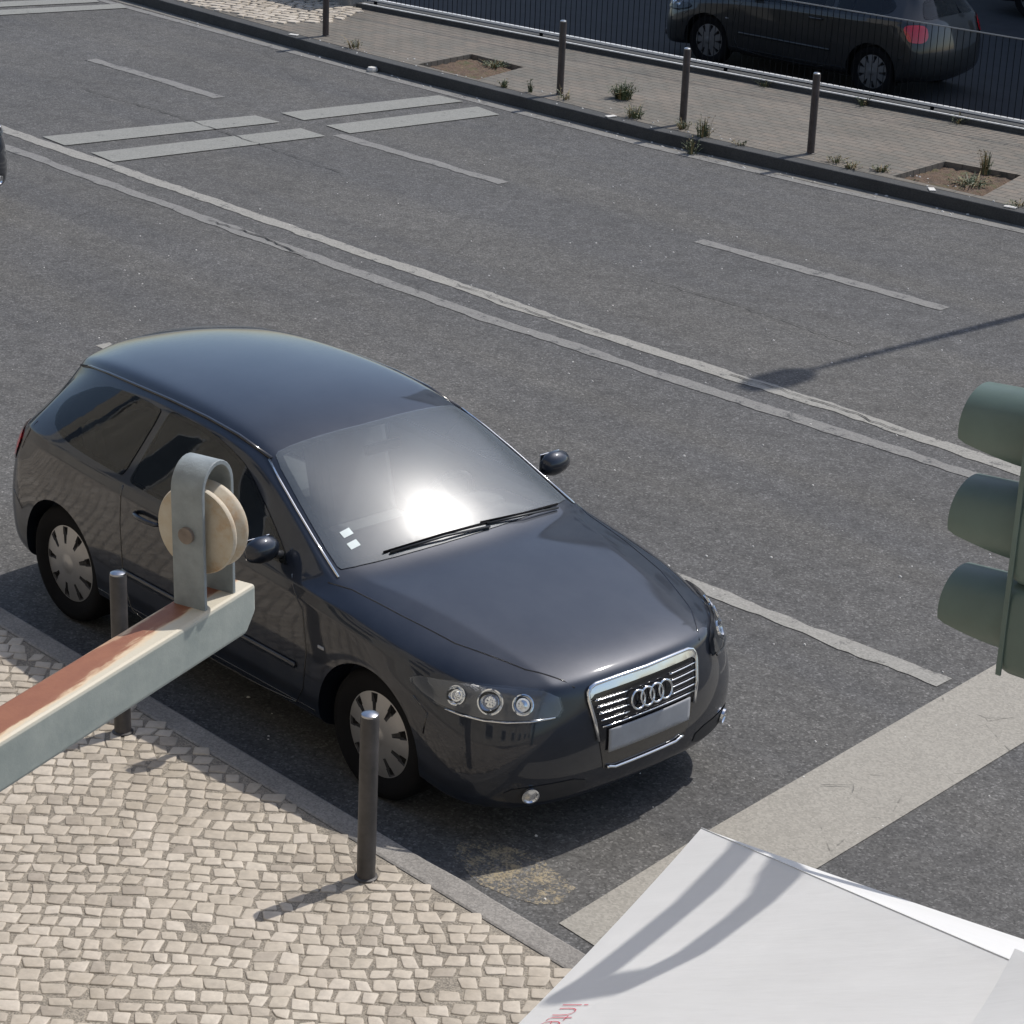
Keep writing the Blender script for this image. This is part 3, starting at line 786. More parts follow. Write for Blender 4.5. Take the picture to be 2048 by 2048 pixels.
        hl = [(.76, .47, .745), (.60, .66, .757), (.40, .80, .755), (.24, .855, .745), (.26, .86, .695), (.44, .835, .648), (.62, .73, .630), (.76, .56, .632), (.80, .465, .645)]
        q2 = [(Vector((x, s * y, z)).dot(u), Vector((x, s * y, z)).dot(v)) for x, y, z in hl]
        q2 = smooth_poly(q2, 1)
        hd = put(shell(q2, hn, .002, .03), 'headlamp', 'lamp_dark', recalc=False)
        for (lx, ly, lz, rr) in ((.68, .60, .692, .043), (.585, .70, .698, .052), (.46, .785, .705, .040)):
            pc, nr = project((Vector((lx, s * ly, lz)).dot(u), Vector((lx, s * ly, lz)).dot(v)), hn, .004)
            rot = nr.to_track_quat('Z', 'Y').to_matrix()
            put(MB().lathe([(rr * 1.12, .004), (rr * 1.12, .014), (rr * 1.0, .015), (rr * .8, .006), (rr * .5, .001), (rr * .46, .012), (rr * .3, .014), (.002, .016)], 'Z', pc, 24, rot=rot), 'reflector', 'mirror', hd, angle=40)
        put(shell(q2, hn, .024, .03), 'lamp_lens', 'lens', hd, recalc=False)
        lo = [project((Vector((x, s * y, z)).dot(u), Vector((x, s * y, z)).dot(v)), hn, .012)[0] for x, y, z in ((.78, .50, .636), (.73, .60, .627), (.67, .68, .624), (.60, .75, .627), (.52, .80, .635), (.45, .835, .648))]
        put(MB().tube(lo, .006, 6), 'lamp_sill', 'chrome' if s < 0 else 'navy', hd)
        # fog lamp in its grille
        fn = (.85, s * .5, 0); u, v, n_ = basis(fn)
        fg = [(.86, .36, .33), (.80, .60, .335), (.73, .735, .32), (.74, .73, .255), (.80, .60, .24), (.87, .36, .245)]
        fq = smooth_poly([(Vector((x, s * y, z)).dot(u), Vector((x, s * y, z)).dot(v)) for x, y, z in fg], 1)
        fo = put(shell(fq, fn, .003, .03), 'lower_grille', 'black', recalc=False)
        pc, nr = project((Vector((.79, s * .63, .29)).dot(u), Vector((.79, s * .63, .29)).dot(v)), fn, .006)
        put(MB().lathe([(.040, 0), (.040, .012), (.033, .014), (.028, .006), (.002, .012)], 'Z', pc, 24, rot=nr.to_track_quat('Z', 'Y').to_matrix()), 'fog_lamp', 'chrome', fo, angle=40)
        # washer caps
        pc, nr = project((Vector((.78, s * .40, .66)).dot(basis((1, 0, 0))[0]), .655), (1, 0, 0), .001)
        # grille items below
    # single tall grille
    FN = (1, 0, 0)
    gp = [(-.318, .752), (.305, .752), (.342, .715), (.268, .352), (.238, .328), (-.244, .328), (-.274, .352), (-.358, .715)]
    gs = smooth_poly(gp, 1)
    gr = put(shell(gs, FN, .003, .03), 'front_grille', 'frit', recalc=False)
    outer = [project(q, FN, .010)[0] for q in [(-.315, .50), (-.335, .60), (-.350, .69), (-.348, .722), (-.33, .740), (-.30, .749), (0, .752), (.285, .749), (.317, .740), (.332, .722), (.334, .69), (.318, .60), (.298, .50)]]
    low = [project((x, .336 + (abs(x) > .22) * .012), FN, .010)[0] for x in (-.25, -.235, -.20, -.1, 0, .1, .19, .222, .24)]
    put(MB().tube(low, .0075, 8), 'grille_sill', 'chrome', gr)
    put(MB().tube(outer, .0095, 8), 'grille_frame', 'chrome', gr)
    def wid(z): return .258 + (.340 - .258) * (z - .34) / (.71 - .34)
    tb_ = smooth_poly([(-.318, .752), (.305, .752), (.340, .722), (.334, .690), (.318, .700), (.30, .716), (-.31, .716), (-.330, .700), (-.350, .690), (-.356, .722)], 2)
    put(shell(tb_, FN, .012, .04), 'grille_surround', 'chrome', gr, recalc=False)
    for k in (1, 2, 3, 4, 5):
        z = .712 - k * .0305
        ww = wid(z) - .012
        if k in (0,): spans = [(-ww, ww)]
        elif k < 5: spans = [(-ww, -.135), (.135, ww)]
        else: spans = [(-ww, ww)]
        for a, c in spans:
            put(MB().tube([project((a + (c - a) * t / 10, z), FN, .011)[0] for t in range(11)], .0036, 6), 'grille_slat', 'chrome', gr)
    # four linked rings
    for k in range(4):
        c, nr = project(((k - 1.5) * .058, .632), FN, .022)
        rg = [c + Vector((.0 - .25 * .041 * math.sin(a), .041 * math.cos(a), .041 * math.sin(a))) for a in [2 * math.pi * t / 28 for t in range(28)]]
        put(MB().tube(rg, .0058, 8, closed=True), 'ring_emblem', 'chrome', gr)
    pl_ = put(shell([(-.26, .43), (.26, .43), (.26, .54), (-.26, .54)], FN, .016, .04), 'number_plate', 'plate', recalc=False)
    sm = pl_.modifiers.new('t', 'SOLIDIFY'); sm.thickness = .006; sm.offset = -1
    # wipers
    for (a, bb_, c) in (((-.335, .12), (-.352, -.15), (-.385, -.46)), ((-.36, .60), (-.345, .36), (-.355, .12))):
        P = [project((a[1], -a[0]), UP, .012)[0], project((bb_[1], -bb_[0]), UP, .022)[0], project((c[1], -c[0]), UP, .012)[0]]
        wp = put(MB().tube(P, .006, 6), 'wiper', 'black')
        P2 = [project((y, -x), UP, .010)[0] for x, y in ((a[0] - .026, a[1] + .02), (bb_[0] - .020, bb_[1]), (c[0] - .015, c[1] - .03))]
        put(MB().tube(P2, .006, 6, sq=(.6, 1.2)), 'wiper_blade', 'rubber', wp)
    # stickers inside the windscreen, low on the passenger side
    for x, y in ((-.565, -.575), (-.500, -.585)):
        q = [(y - .028, -x - .018), (y + .028, -x - .018), (y + .028, -x + .018), (y - .028, -x + .018)]
        put(shell(q, UP, .006, .03), 'windscreen_sticker', 'sticker', recalc=False)
    # antenna stub, interior mirror
    put(MB().box((-.99, 0, 1.26), (.03, .22, .055)), 'rear_view_mirror', 'black', smooth=False, bevel=.01)
    # cabin
    put(MB().box((-.62, 0, .86), (.50, 1.36, .16)).box((-.75, .36, .93), (.18, .40, .08)), 'dashboard', 'interior', smooth=False, bevel=.04)
    put(MB().box((-1.75, 0, .30), (2.4, 1.4, .08)), 'cabin_floor', 'interior', smooth=False)
    stw = [(-.93 + .06 * math.sin(a), .36 + .18 * math.cos(a), .90 + .17 * math.sin(a)) for a in [2 * math.pi * k / 24 for k in range(24)]]
    put(MB().tube(stw, .014, 8, closed=True).box((-.91, .36, .90), (.03, .30, .04)), 'steering_wheel', 'interior')
    for y in (-.36, .36):
        st_ = put(MB().box((-1.35, y, .52), (.52, .50, .20)).box((-1.68, y, .86), (.16, .48, .62), Matrix.Rotation(R(-14), 3, 'Y')), 'seat', 'seat', smooth=False, bevel=.05)
        put(MB().box((-1.80, y, 1.22), (.10, .26, .17), Matrix.Rotation(R(-10), 3, 'Y')), 'headrest', 'seat', st_, smooth=False, bevel=.035)
    put(MB().box((-2.25, 0, .55), (.5, 1.25, .2)).box((-2.58, 0, .80), (.16, 1.25, .5), Matrix.Rotation(R(-18), 3, 'Y')), 'rear_seat', 'seat', smooth=False, bevel=.05)
    # wheels
    for x in (-.04, -2.555):
        for s in (-1, 1):
            wc = Vector((x, s * .725, .316))
            prof = [(.20, -.085), (.275, -.10), (.305, -.092), (.316, -.07), (.316, .07), (.305, .092), (.275, .10), (.225, .088), (.20, .07)]
            wh = put(MB().lathe([(r, h * s) for r, h in prof], 'Y', wc, 56), 'wheel', 'rubber', angle=50)
            cov = MB(); nr_, na = 14, 216; g = []
            rs = [.012, .03, .045, .06, .075, .085, .098, .112, .128, .145, .16, .175, .188, .202, .215]
            dome = lambda r: .094 - .020 * (r / .215) ** 2 + (.008 if r < .034 else 0)
            vs = []; mi = []
            for r in rs:
                for j in range(na):
                    a = 2 * math.pi * j / na; vs.append(wc + Vector((r * math.cos(a), s * dome(r), r * math.sin(a))))
            def slot(r, j):
                a = (j + .5) / na * 9 % 1.0; d = abs(a - .5)
                return .106 < r < .196 and d < .115 + .055 * (r - .1) / .1
            fs = []
            for i in range(len(rs) - 1):
                for j in range(na):
                    k = (j + 1) % na; fs.append((i * na + j, i * na + k, (i + 1) * na + k, (i + 1) * na + j)); mi.append(1 if slot((rs[i] + rs[i + 1]) / 2, j) else 0)
            fs.append(tuple(range(na))); mi.append(0)
            # sink slots
            sunk = set()
            for f_, m_ in zip(fs, mi):
                if m_: sunk |= set(f_)
            edge = set()
            for f_, m_ in zip(fs, mi):
                if not m_: edge |= set(f_)
            for t in sunk - edge: vs[t] = vs[t] - Vector((0, s * .014, 0))
            cov.v = [tuple(v) for v in vs]; cov.f = fs; cov.mi = mi
            put(cov, 'wheel_cover', [M['hub'], M['hubdark']], wh, angle=35)
    return car
CAR = make_car()
CAR.location = (0, 0, 0)

# ------------------------------------------------------------ fence wall, fence and what is beyond it
def wl(x): return lerp_poly(WL, x)
def fence_wall():
    xs = [-15.1, -13, -10.9, -8.5, -6.3, 0, 20]
    t = thing('fence_wall', 'long low concrete wall under the railings behind the far pavement, shaded on the street side', 'wall', (-10.9, wl(-10.9), .12))
    inv = Matrix.Translation(-t.location)
    b = MB(); f = [(x, wl(x) - .02) for x in xs]; k = [(x, wl(x) + .20) for x in xs]
    rings = [[Vector((x, y, -.9)) - t.location, Vector((x, y2, -.9)) - t.location, Vector((x, y2, .175)) - t.location, Vector((x, y, .175)) - t.location] for (x, y), (_, y2) in zip(f, k)]
    b.loft(rings); b.build('wall', M['kerb_shade'], t, bevel=.01); return t
fence_wall()
t = thing('boundary_wall', 'grey rendered wall at the top end of the far pavement, beside the end of the railings', 'wall', (-18, 11.5, .1))
MB().loft([[Vector(p) for p in ((-30 + 18, 0, -1), (-30 + 18, .25, -1), (-30 + 18, .25, .85), (-30 + 18, 0, .85))], [Vector(p) for p in ((2.85, -.02, -1), (2.85, .25, -1), (2.85, .25, .85), (2.85, -.02, .85))]]).build('wall', M['concrete'], t, bevel=.01)
MB().box((-4.6, .11, .88), (14.9, .34, .06)).build('coping', M['concrete'], t, bevel=.01)
def fence():
    t = thing('railing_fence', 'dark vertical bar railing with a pale sunlit bottom rail along the low wall', 'fence', (-10.9, wl(-10.9), .215))
    L = t.location
    xs = [-15.0 + .5 * i for i in range(0, 42)]
    def line(dy, z): return [Vector((x, wl(x) + dy, z)) - L for x in xs]
    def flat(dy, z, w_, h_):
        a = line(dy, z); c = line(dy + w_, z); rings = [[p, q, q + Vector((0, 0, h_)), p + Vector((0, 0, h_))] for p, q in zip(a, c)]
        return MB().loft(rings)
    flat(.075, .215, .045, .022).build('bottom_rail', M['rail'], t)
    flat(-.022, .1755, .035, .010).build('sunlit_edge_strip', M['rail'], t)  # pale strip stands in for the wall's sunlit top edge
    b = MB()
    for p, q in zip(line(.095, 1.03), line(.095, 1.03)[1:]): b.tube([p, q], .007, 6)
    b.build('top_rail', M['lamp_post'], t)
    n = 0; x = -15.0
    allb = MB()
    while x < 4:
        far = not (-11.9 < x < -5.0)
        P = Vector((x, wl(x) + .095, .237)) - L; Q = Vector((x, wl(x) + .095, 1.03)) - L
        if not far and n < 100:
            MB().tube([P, Q], .0036, 6).build('bar', M['fence'], t); n += 1
        else: allb.tube([P, Q], .0036, 6)
        x += .0715
    o = allb.build('bar', M['fence'], t); o['kind'] = 'stuff'
    for x in (-14.9, -12.4, -9.9, -7.4, -4.9, -2.4, .1):      # short feet that carry the bottom rail
        P = Vector((x, wl(x) + .095, .195)) - L
        MB().box(P, (.03, .03, .04)).build('foot', M['fence'], t)
    return t
fence()
# unseen block added across the car park to shade it up to the fence
def block(name, label, org, rz, size, mat, storey=3.0, bay=3.2, parts=True, win_from=0):
    t = thing(name, label, 'building', org, rz); Lx, Ly, H = size
    MB().box((0, Ly / 2, H / 2), (Lx, Ly, H)).build('wall', M[mat], t)
    MB().box((0, Ly / 2, H + .15), (Lx + .5, Ly + .5, .3)).build('roof', M['concrete'], t)
    nb = int(Lx / bay); ns = int(H / storey); k = 0
    for j in range(ns):
        for i in range(nb):
            if k >= 96: break
            x = -Lx / 2 + bay * (i + .5); z = storey * j + 1.75
            f = MB().box((x, -.03, z), (1.3, .10, 1.45)).build('window', M['rail'], t)
            MB().box((x, -.09, z), (1.16, .02, 1.31)).build('pane', M['frit'], f); k += 1
    return t
block('shade_building', 'unseen pale block added beyond the car park to shade it', (-13.2, 28.3, -.85), R(8.6), (19, 9, 20), 'wall_pale')
block('street_building', 'cream rendered building behind the camera that carries the pulley bar', (0, -8.1, 0), R(180), (44, 6, 12), 'wall_cream')

# ------------------------------------------------------------ parked vehicles across the fence
def other_car(label, mat, loc, rz, group=None):
    c = copy_tree(CAR); c.location = loc; c.rotation_euler = (0, 0, rz)
    c['label'] = label
    sub = {M['navy']: mat, M['hub']: M['hub_shade'], M['chrome']: M['trim_shade']} if mat != M['navy'] else {}
    def walk(o):
        for ch in o.children:
            for s_ in ch.material_slots:
                if s_.material in sub:
                    n_ = sub[s_.material]; s_.link = 'OBJECT'; s_.material = n_
            walk(ch)
    walk(c)
    return c
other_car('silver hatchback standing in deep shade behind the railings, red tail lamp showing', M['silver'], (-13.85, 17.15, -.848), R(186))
other_car('dark red hatchback in the shaded car park, at the top right corner behind the railings', M['maroon'], (-13.5, 23.8, -.848), R(185))

other_car('dark car coming into view at the left edge of the near lane', M['navy'], (-10.55, 2.65, 0), 0)

# ------------------------------------------------------------ bollards
def bollard(name, label, loc, h, r, mat, cap, lean=0):
    t = thing(name, label, 'bollard', loc, 0, 'bollards along the pavements')
    MB().lathe([(r, 0), (r, h - .012), (r * .93, h - .002)], seg=28).build('post', M[mat], t, smooth=True, angle=40)
    MB().lathe([(r * .93, h - .002), (r * .90, h + .006), (r * .6, h + .012), (.002, h + .014)], seg=28).build('cap', M[cap], t, smooth=True, angle=50)
    MB().lathe([(r * 1.28, 0), (r * 1.25, .006), (r * 1.02, .010)], seg=28).build('base_ring', M['bollard'], t, smooth=True, angle=40)
    t.rotation_euler = (lean * .2 + .006 * math.sin(loc[0] * 7), lean, 0); return t
bollard('bollard', 'dark bollard on the cobbles in front of the front wheel', (.64, -1.44, .115), .765, .040, 'bollard', 'steel')
bollard('bollard', 'dark bollard on the cobbles beside the rear wheel, half hidden by the rusty bar', (-1.11, -1.47, .115), .80, .040, 'bollard', 'steel', -.035)
for x, y, h, lb in ((-13.9, 10.10, .80, 'rusty dark bollard beside the patch of pale cobbles at the top of the picture'), (-10.2, 10.2, .75, 'rusty dark bollard on the far pavement between the tree pit and the big green tuft'),
                (-8.53, 10.27, .745, 'rusty dark bollard just right of the big green tuft'), (-6.99, 10.40, .76, 'rusty dark bollard on the far pavement nearest the weedy tree pit at the right')):
    bollard('bollard', lb, (x, y, .12), h, .036, 'bollard_far', 'steel')

# ------------------------------------------------------------ weeds and litter
def tuft(label, loc, n, h, spread, dry=.2, seed=0, name='weed_tuft'):
    rnd = random.Random(seed); b = MB()
    for i in range(n):
        a = rnd.random() * 6.283; r0 = rnd.random() ** .7 * spread * .5; hh = h * rnd.uniform(.35, 1.0) * (1.0 if rnd.random() < .8 else 1.35)
        lean = rnd.uniform(.1, .8) * spread; w_ = rnd.uniform(.003, .008); p = Vector((r0 * math.cos(a), r0 * math.sin(a), 0)); d = Vector((math.cos(a + rnd.uniform(-.7, .7)), math.sin(a + rnd.uniform(-.7, .7)), 0))
        sd_ = d.cross(Vector((0, 0, 1))) * w_; mi = 1 if rnd.random() < dry else 0
        pr = None; k0 = len(b.v); vs = []
        for k in range(5):
            t_ = k / 4; c = p + d * lean * t_ ** 1.6 + Vector((0, 0, hh * (t_ - .25 * t_ * t_))); ww = (1 - t_) ** .7 + .05
            vs += [c + sd_ * ww, c - sd_ * ww]
        b.add(vs, [(2 * k, 2 * k + 1, 2 * k + 3, 2 * k + 2) for k in range(4)], mi)
        for q in range(3):     # small leaves up the stalk
            t_ = rnd.uniform(.2, .9); c = p + d * lean * t_ ** 1.6 + Vector((0, 0, hh * (t_ - .25 * t_ * t_))); e = Vector((rnd.uniform(-1, 1), rnd.uniform(-1, 1), rnd.uniform(0, .7))).normalized() * rnd.uniform(.012, .03); f = e.cross(Vector((rnd.uniform(-1, 1), rnd.uniform(-1, 1), 1))).normalized() * .006
            b.add([c, c + e * .5 + f, c + e, c + e * .5 - f], [(0, 1, 2, 3)], mi)
    o = b.build(name, [M['leaf'], M['straw']], recalc=False); o.location = loc
    tag(o, label, 'weed', 'weeds in the far pavement'); return o
tuft('big leafy green tuft growing in the middle of the far pavement', (-9.70, 10.62, .12), 190, .20, .17, .1, 1)
tuft('thin tall weed at the foot of the second bollard from the left', (-10.45, 10.02, .12), 14, .20, .05, .3, 2)
tuft('low weeds at the kerb left of the third bollard', (-9.0, 10.08, .12), 60, .16, .14, .3, 3)
tuft('tall weeds on the kerb between the two right bollards', (-8.05, 10.05, .12), 60, .24, .12, .3, 4)
tuft('small weed by the kerb right of the third bollard', (-8.38, 10.12, .12), 35, .12, .10, .3, 5)
tuft('weed rooted in the gutter at the foot of the far kerb', (-7.95, 9.80, 0), 40, .22, .10, .3, 6)
tuft('sparse dry weeds on the pavement right of the last bollard', (-6.62, 10.33, .12), 26, .12, .14, .5, 7)
tuft('tall straggly dry weed at the back edge of the right tree pit', (-5.62, 11.30, .08), 45, .34, .10, .6, 8)
tuft('green weeds on the soil of the right tree pit', (-5.45, 10.85, .07), 120, .09, .26, .25, 9)
tuft('green weeds along the back of the left tree pit', (-11.75, 10.70, .07), 80, .10, .20, .3, 10)
tuft('small weeds at the left corner of the right tree pit', (-6.15, 10.42, .12), 40, .07, .12, .3, 11)
tuft('weed against the kerb between tree pit and second bollard', (-10.78, 9.95, .12), 30, .11, .08, .3, 12)
for k, (x, lab) in enumerate(((-9.3, 'weeds at the wall foot behind the big green tuft'), (-8.1, 'weeds poking over the low wall under the railings'), (-7.0, 'weeds at the wall foot in front of the silver car rear wheel'))):
    tuft(lab, (x, wl(x) - .04, .12), 26, .12, .12, .3, 20 + k)
rndw = random.Random(5)
for k in (0, 2, 4, 6, 8):
    x = (-13.2, -12.7, -10.0, -9.55, -7.6, -7.3, -6.4, -4.9, -4.6)[k]
    lab = ('tiny dry weed by the kerb left of the left tree pit', 'tiny green sprig on the kerb edge at the left tree pit', 'dry stalks just right of the second bollard', 'low green sprig at the kerb under the big tuft', 'low sprigs on the kerb left of the last bollard',
           'dry stalks at the foot of the last bollard', 'thin straggling stalks on the kerb before the right tree pit', 'low weeds at the right corner of the right tree pit', 'dry sprig on the kerb at the right edge of the picture')[k]
    tuft(lab, (x, lerp_poly(FK, x) + rndw.uniform(.14, .3), .12), rndw.randint(12, 34), rndw.uniform(.05, .16), rndw.uniform(.06, .16), rndw.uniform(.3, .8), 50 + k)
def scatter(name, label, cat, pts, z, size, mat, seed):
    rnd = random.Random(seed); b = MB()
    for x, y in pts:
        n = 6; r0 = size * rnd.uniform(.4, 1.2); ph = rnd.random() * 6
        ring = [Vector((x + r0 * rnd.uniform(.6, 1.1) * math.cos(ph + j * 1.047), y + r0 * rnd.uniform(.5, 1) * math.sin(ph + j * 1.047), z)) for j in range(n)]
        b.loft([ring, [p * 1 + Vector((0, 0, r0 * .5)) + (Vector((x, y, z)) - p) * .45 for p in ring]])
    o = b.build(name, M[mat], recalc=True); o['kind'] = 'stuff'; tag(o, label, cat); return o
rnd = random.Random(42)
scatter('road_grit', 'scattered pale grit and crumbs lying on the asphalt', 'grit', [(rnd.uniform(-9, 3.5), rnd.uniform(-.9, 8.5)) for _ in range(420)], .001, .010, 'litter', 1)
scatter('kerb_litter', 'pale pebbles and scraps along the far kerb', 'litter', [(x, lerp_poly(FK, x) - abs(rnd.gauss(.04, .06)) - .02) for x in [rnd.uniform(-17, -3) for _ in range(90)]], .001, .018, 'litter', 2)
scatter('pavement_litter', 'dry leaf and stone crumbs on the far pavement', 'litter', [(x, lerp_poly(FK, x) + rnd.uniform(.05, .5)) for x in [rnd.uniform(-14, -3) for _ in range(80)]], .121, .014, 'litter', 3)
scatter('pit_rubble', 'dry leaves and stones on the soil of the left tree pit', 'litter', [(-11.8 + rnd.gauss(0, .2), 10.25 + rnd.gauss(0, .13)) for _ in range(90)], .065, .024, 'straw', 4)
scatter('pit_stones', 'pale stones on the soil of the right tree pit', 'litter', [(rnd.uniform(-5.9, -5.2), rnd.uniform(10.5, 11.2)) for _ in range(26)], .068, .02, 'litter', 5)
for k, (x, lab) in enumerate(((-14.1, 'crushed white paper scrap on the kerb edge near the cobble patch'), (-9.15, 'white scrap lying on the far kerb below the big tuft'), (-5.42, 'white scrap on the kerb edge below the right tree pit'), (-4.62, 'white scrap on the kerb at the right edge of the picture'))):
    o = MB().box((0, 0, 0), (.11, .06, .012), Matrix.Rotation(.4 + k, 3, 'Z')).build('litter_scrap', M['litter'], bevel=.004); o.location = (x, lerp_poly(FK, x) + .07, .13)
    tag(o, lab, 'litter')
o = MB().lathe([(.055, 0), (.06, .02), (.05, .045), (.02, .05)], seg=9).build('litter_cup', M['litter'], smooth=True, angle=30); o.location = (-12.55, 9.66, .005); tag(o, 'crumpled white cup in the gutter at the far kerb, left of the crossing', 'litter')

# ------------------------------------------------------------ street lamp whose shadow falls on the road
t = thing('street_lamp', 'tall grey street lamp on the far pavement whose long shadow crosses the road', 'street lamp', (-2.66, 11.02, .12))
MB().lathe([(.10, 0), (.10, .9), (.055, 1.0), (.042, 7.0)], seg=20).build('pole', M['lamp_post'], t, smooth=True, angle=30)
MB().tube([(0, 0, 6.95), (0, -.06, 7.2), (0, -.22, 7.36)], .03, 8).build('arm', M['lamp_post'], t, smooth=True)
MB().loft([[Vector((sx * w_, y, 7.36 + sz * .06)) for sx, sz in ((-1, -.5), (1, -.5), (.8, 1), (-.8, 1))] for y, w_ in ((-.15, .07), (-.30, .15), (-.62, .16), (-.80, .09))]).build('lamp_head', M['lamp_post'], t, smooth=True, angle=40)

# ------------------------------------------------------------ traffic light at the right edge
def traffic_light(loc, rz):
    t = thing('traffic_light', 'green three-lamp traffic light with round visors at the right edge', 'traffic light', loc, rz)
    # local: visors point along +x, housing behind; z=0 is the pavement
    z0 = 2.50; sp = .236
    for k in range(3):
        zc = z0 - k * sp
        h = MB(); pr = []
        for x, hw, hz in ((-.14, .105, .105), (-.115, .125, .119), (-.02, .128, .121), (0, .122, .118)):
            ring = []
            for j in range(24):
                a = 2 * math.pi * j / 24; c, s_ = math.cos(a), math.sin(a); e = .35
                ring.append(Vector((x, hw * abs(c) ** e * (1 if c > 0 else -1), zc + hz * abs(s_) ** e * (1 if s_ > 0 else -1))))
            pr.append(ring)
        hs = h.loft(pr).build('lamp_housing', M['signal'], t, smooth=True, angle=35)
        MB().lathe([(.001, .004), (.098, .008), (.098, .002)], 'X', (0, 0, zc), 28).build('lens', M['lamp_dark'], hs, smooth=True, angle=30)
        # visor: tube cut away underneath, thickness inward
        b = MB(); n = 40; R0, R1 = .094, .091; outer = []; 
        def ln(a):   # length by angle, a=pi/2 top
            s_ = math.sin(a); return .205 if s_ > -.35 else .205 - .16 * min(1, (-.35 - s_) / .53)
        A0, A1 = R(-62), R(242)
        vs = []
        for i in range(n + 1):
            a = A0 + (A1 - A0) * i / n; L = ln(a)
            for r_, x in ((R0, 0), (R0, L), (R1, L), (R1, 0)): vs.append((x, r_ * math.cos(a), zc + r_ * math.sin(a) - .12 * 0 - x * .10))
        fo = []; fi = []
        for i in range(n):
            a = 4 * i; c = 4 * (i + 1)
            fo += [(a, a + 1, c + 1, c), (a + 1, a + 2, c + 2, c + 1)]; fi += [(a + 2, a + 3, c + 3, c + 2)]
        b.add(vs, fo, 0); b.f += fi; b.mi += [1] * len(fi)
        b.f += [(0, 1, 2, 3), tuple(4 * n + q for q in (3, 2, 1, 0))]; b.mi += [0, 0]
        b.build('visor', [M['signal'], M['signal_in']], t, smooth=True, angle=40)
    for sy in (-1, 1):
        MB().box((-.006, sy * .1285, z0 - sp), (.014, .006, .70)).build('door_edge', M['signal'], t, bevel=.001)
    for k in range(3):
        zc = z0 - k * sp
        MB().lathe([(.092, .001), (.108, .001), (.108, .006), (.092, .006)], 'X', (0, 0, zc), 32).build('visor_flange', M['signal'], t, smooth=True, angle=30)
        for sy in (-1, 1): MB().lathe([(.008, 0), (.008, .012), (.004, .015)], 'X', (.0, sy * .105, zc - .10), 10).build('screw', M['steel'], t)
    MB().box((-.165, 0, z0 - sp), (.05, .06, .60)).build('mounting_bar', M['signal'], t, bevel=.008)
    MB().tube([(-.18, 0, z0 - .02), (-.30, 0, z0 - .02)], .022, 8).tube([(-.18, 0, z0 - 2 * sp), (-.30, 0, z0 - 2 * sp)], .022, 8).build('bracket', M['signal'], t, smooth=True)
    MB().lathe([(.055, 0), (.055, 3.60), (.04, 3.64), (.002, 3.65)], c=(-.33, 0, 0), seg=20).build('pole', M['signal'], t, smooth=True, angle=40)
    # looped tube added out of view, shaped to throw the parasol's curling shadow
    W = lambda p: Matrix.Rotation(-rz, 3, 'Z') @ ((Vector(p) - Vector(loc)) / 1.19)
    st = [(3.85, -1.15, 4.31), (4.06, -1.58, 4.34), (4.14, -1.84, 4.36), (4.165, -2.05, 4.34), (4.18, -2.20, 4.33), (4.165, -2.29, 4.31)]
    ar = [(4.175, -2.28, 4.31), (4.33, -2.24, 4.40), (4.39, -2.12, 4.45), (4.39, -1.94, 4.47), (4.37, -1.82, 4.49), (4.29, -1.66, 4.50), (4.19, -1.45, 4.50), (3.98, -1.15, 4.45)]
    MB().tube([W(p) for p in st], .040, 10).tube([W(p) for p in ar], .040, 10).tube([W((4.29, -1.66, 4.50)), W((4.34, -1.68, 4.2))], .03, 8).build('shadow_loop', M['signal'], t, smooth=True)
    return t
TL = traffic_light((3.92, -1.735, .165), R(183))
TL.scale = (1.19,) * 3

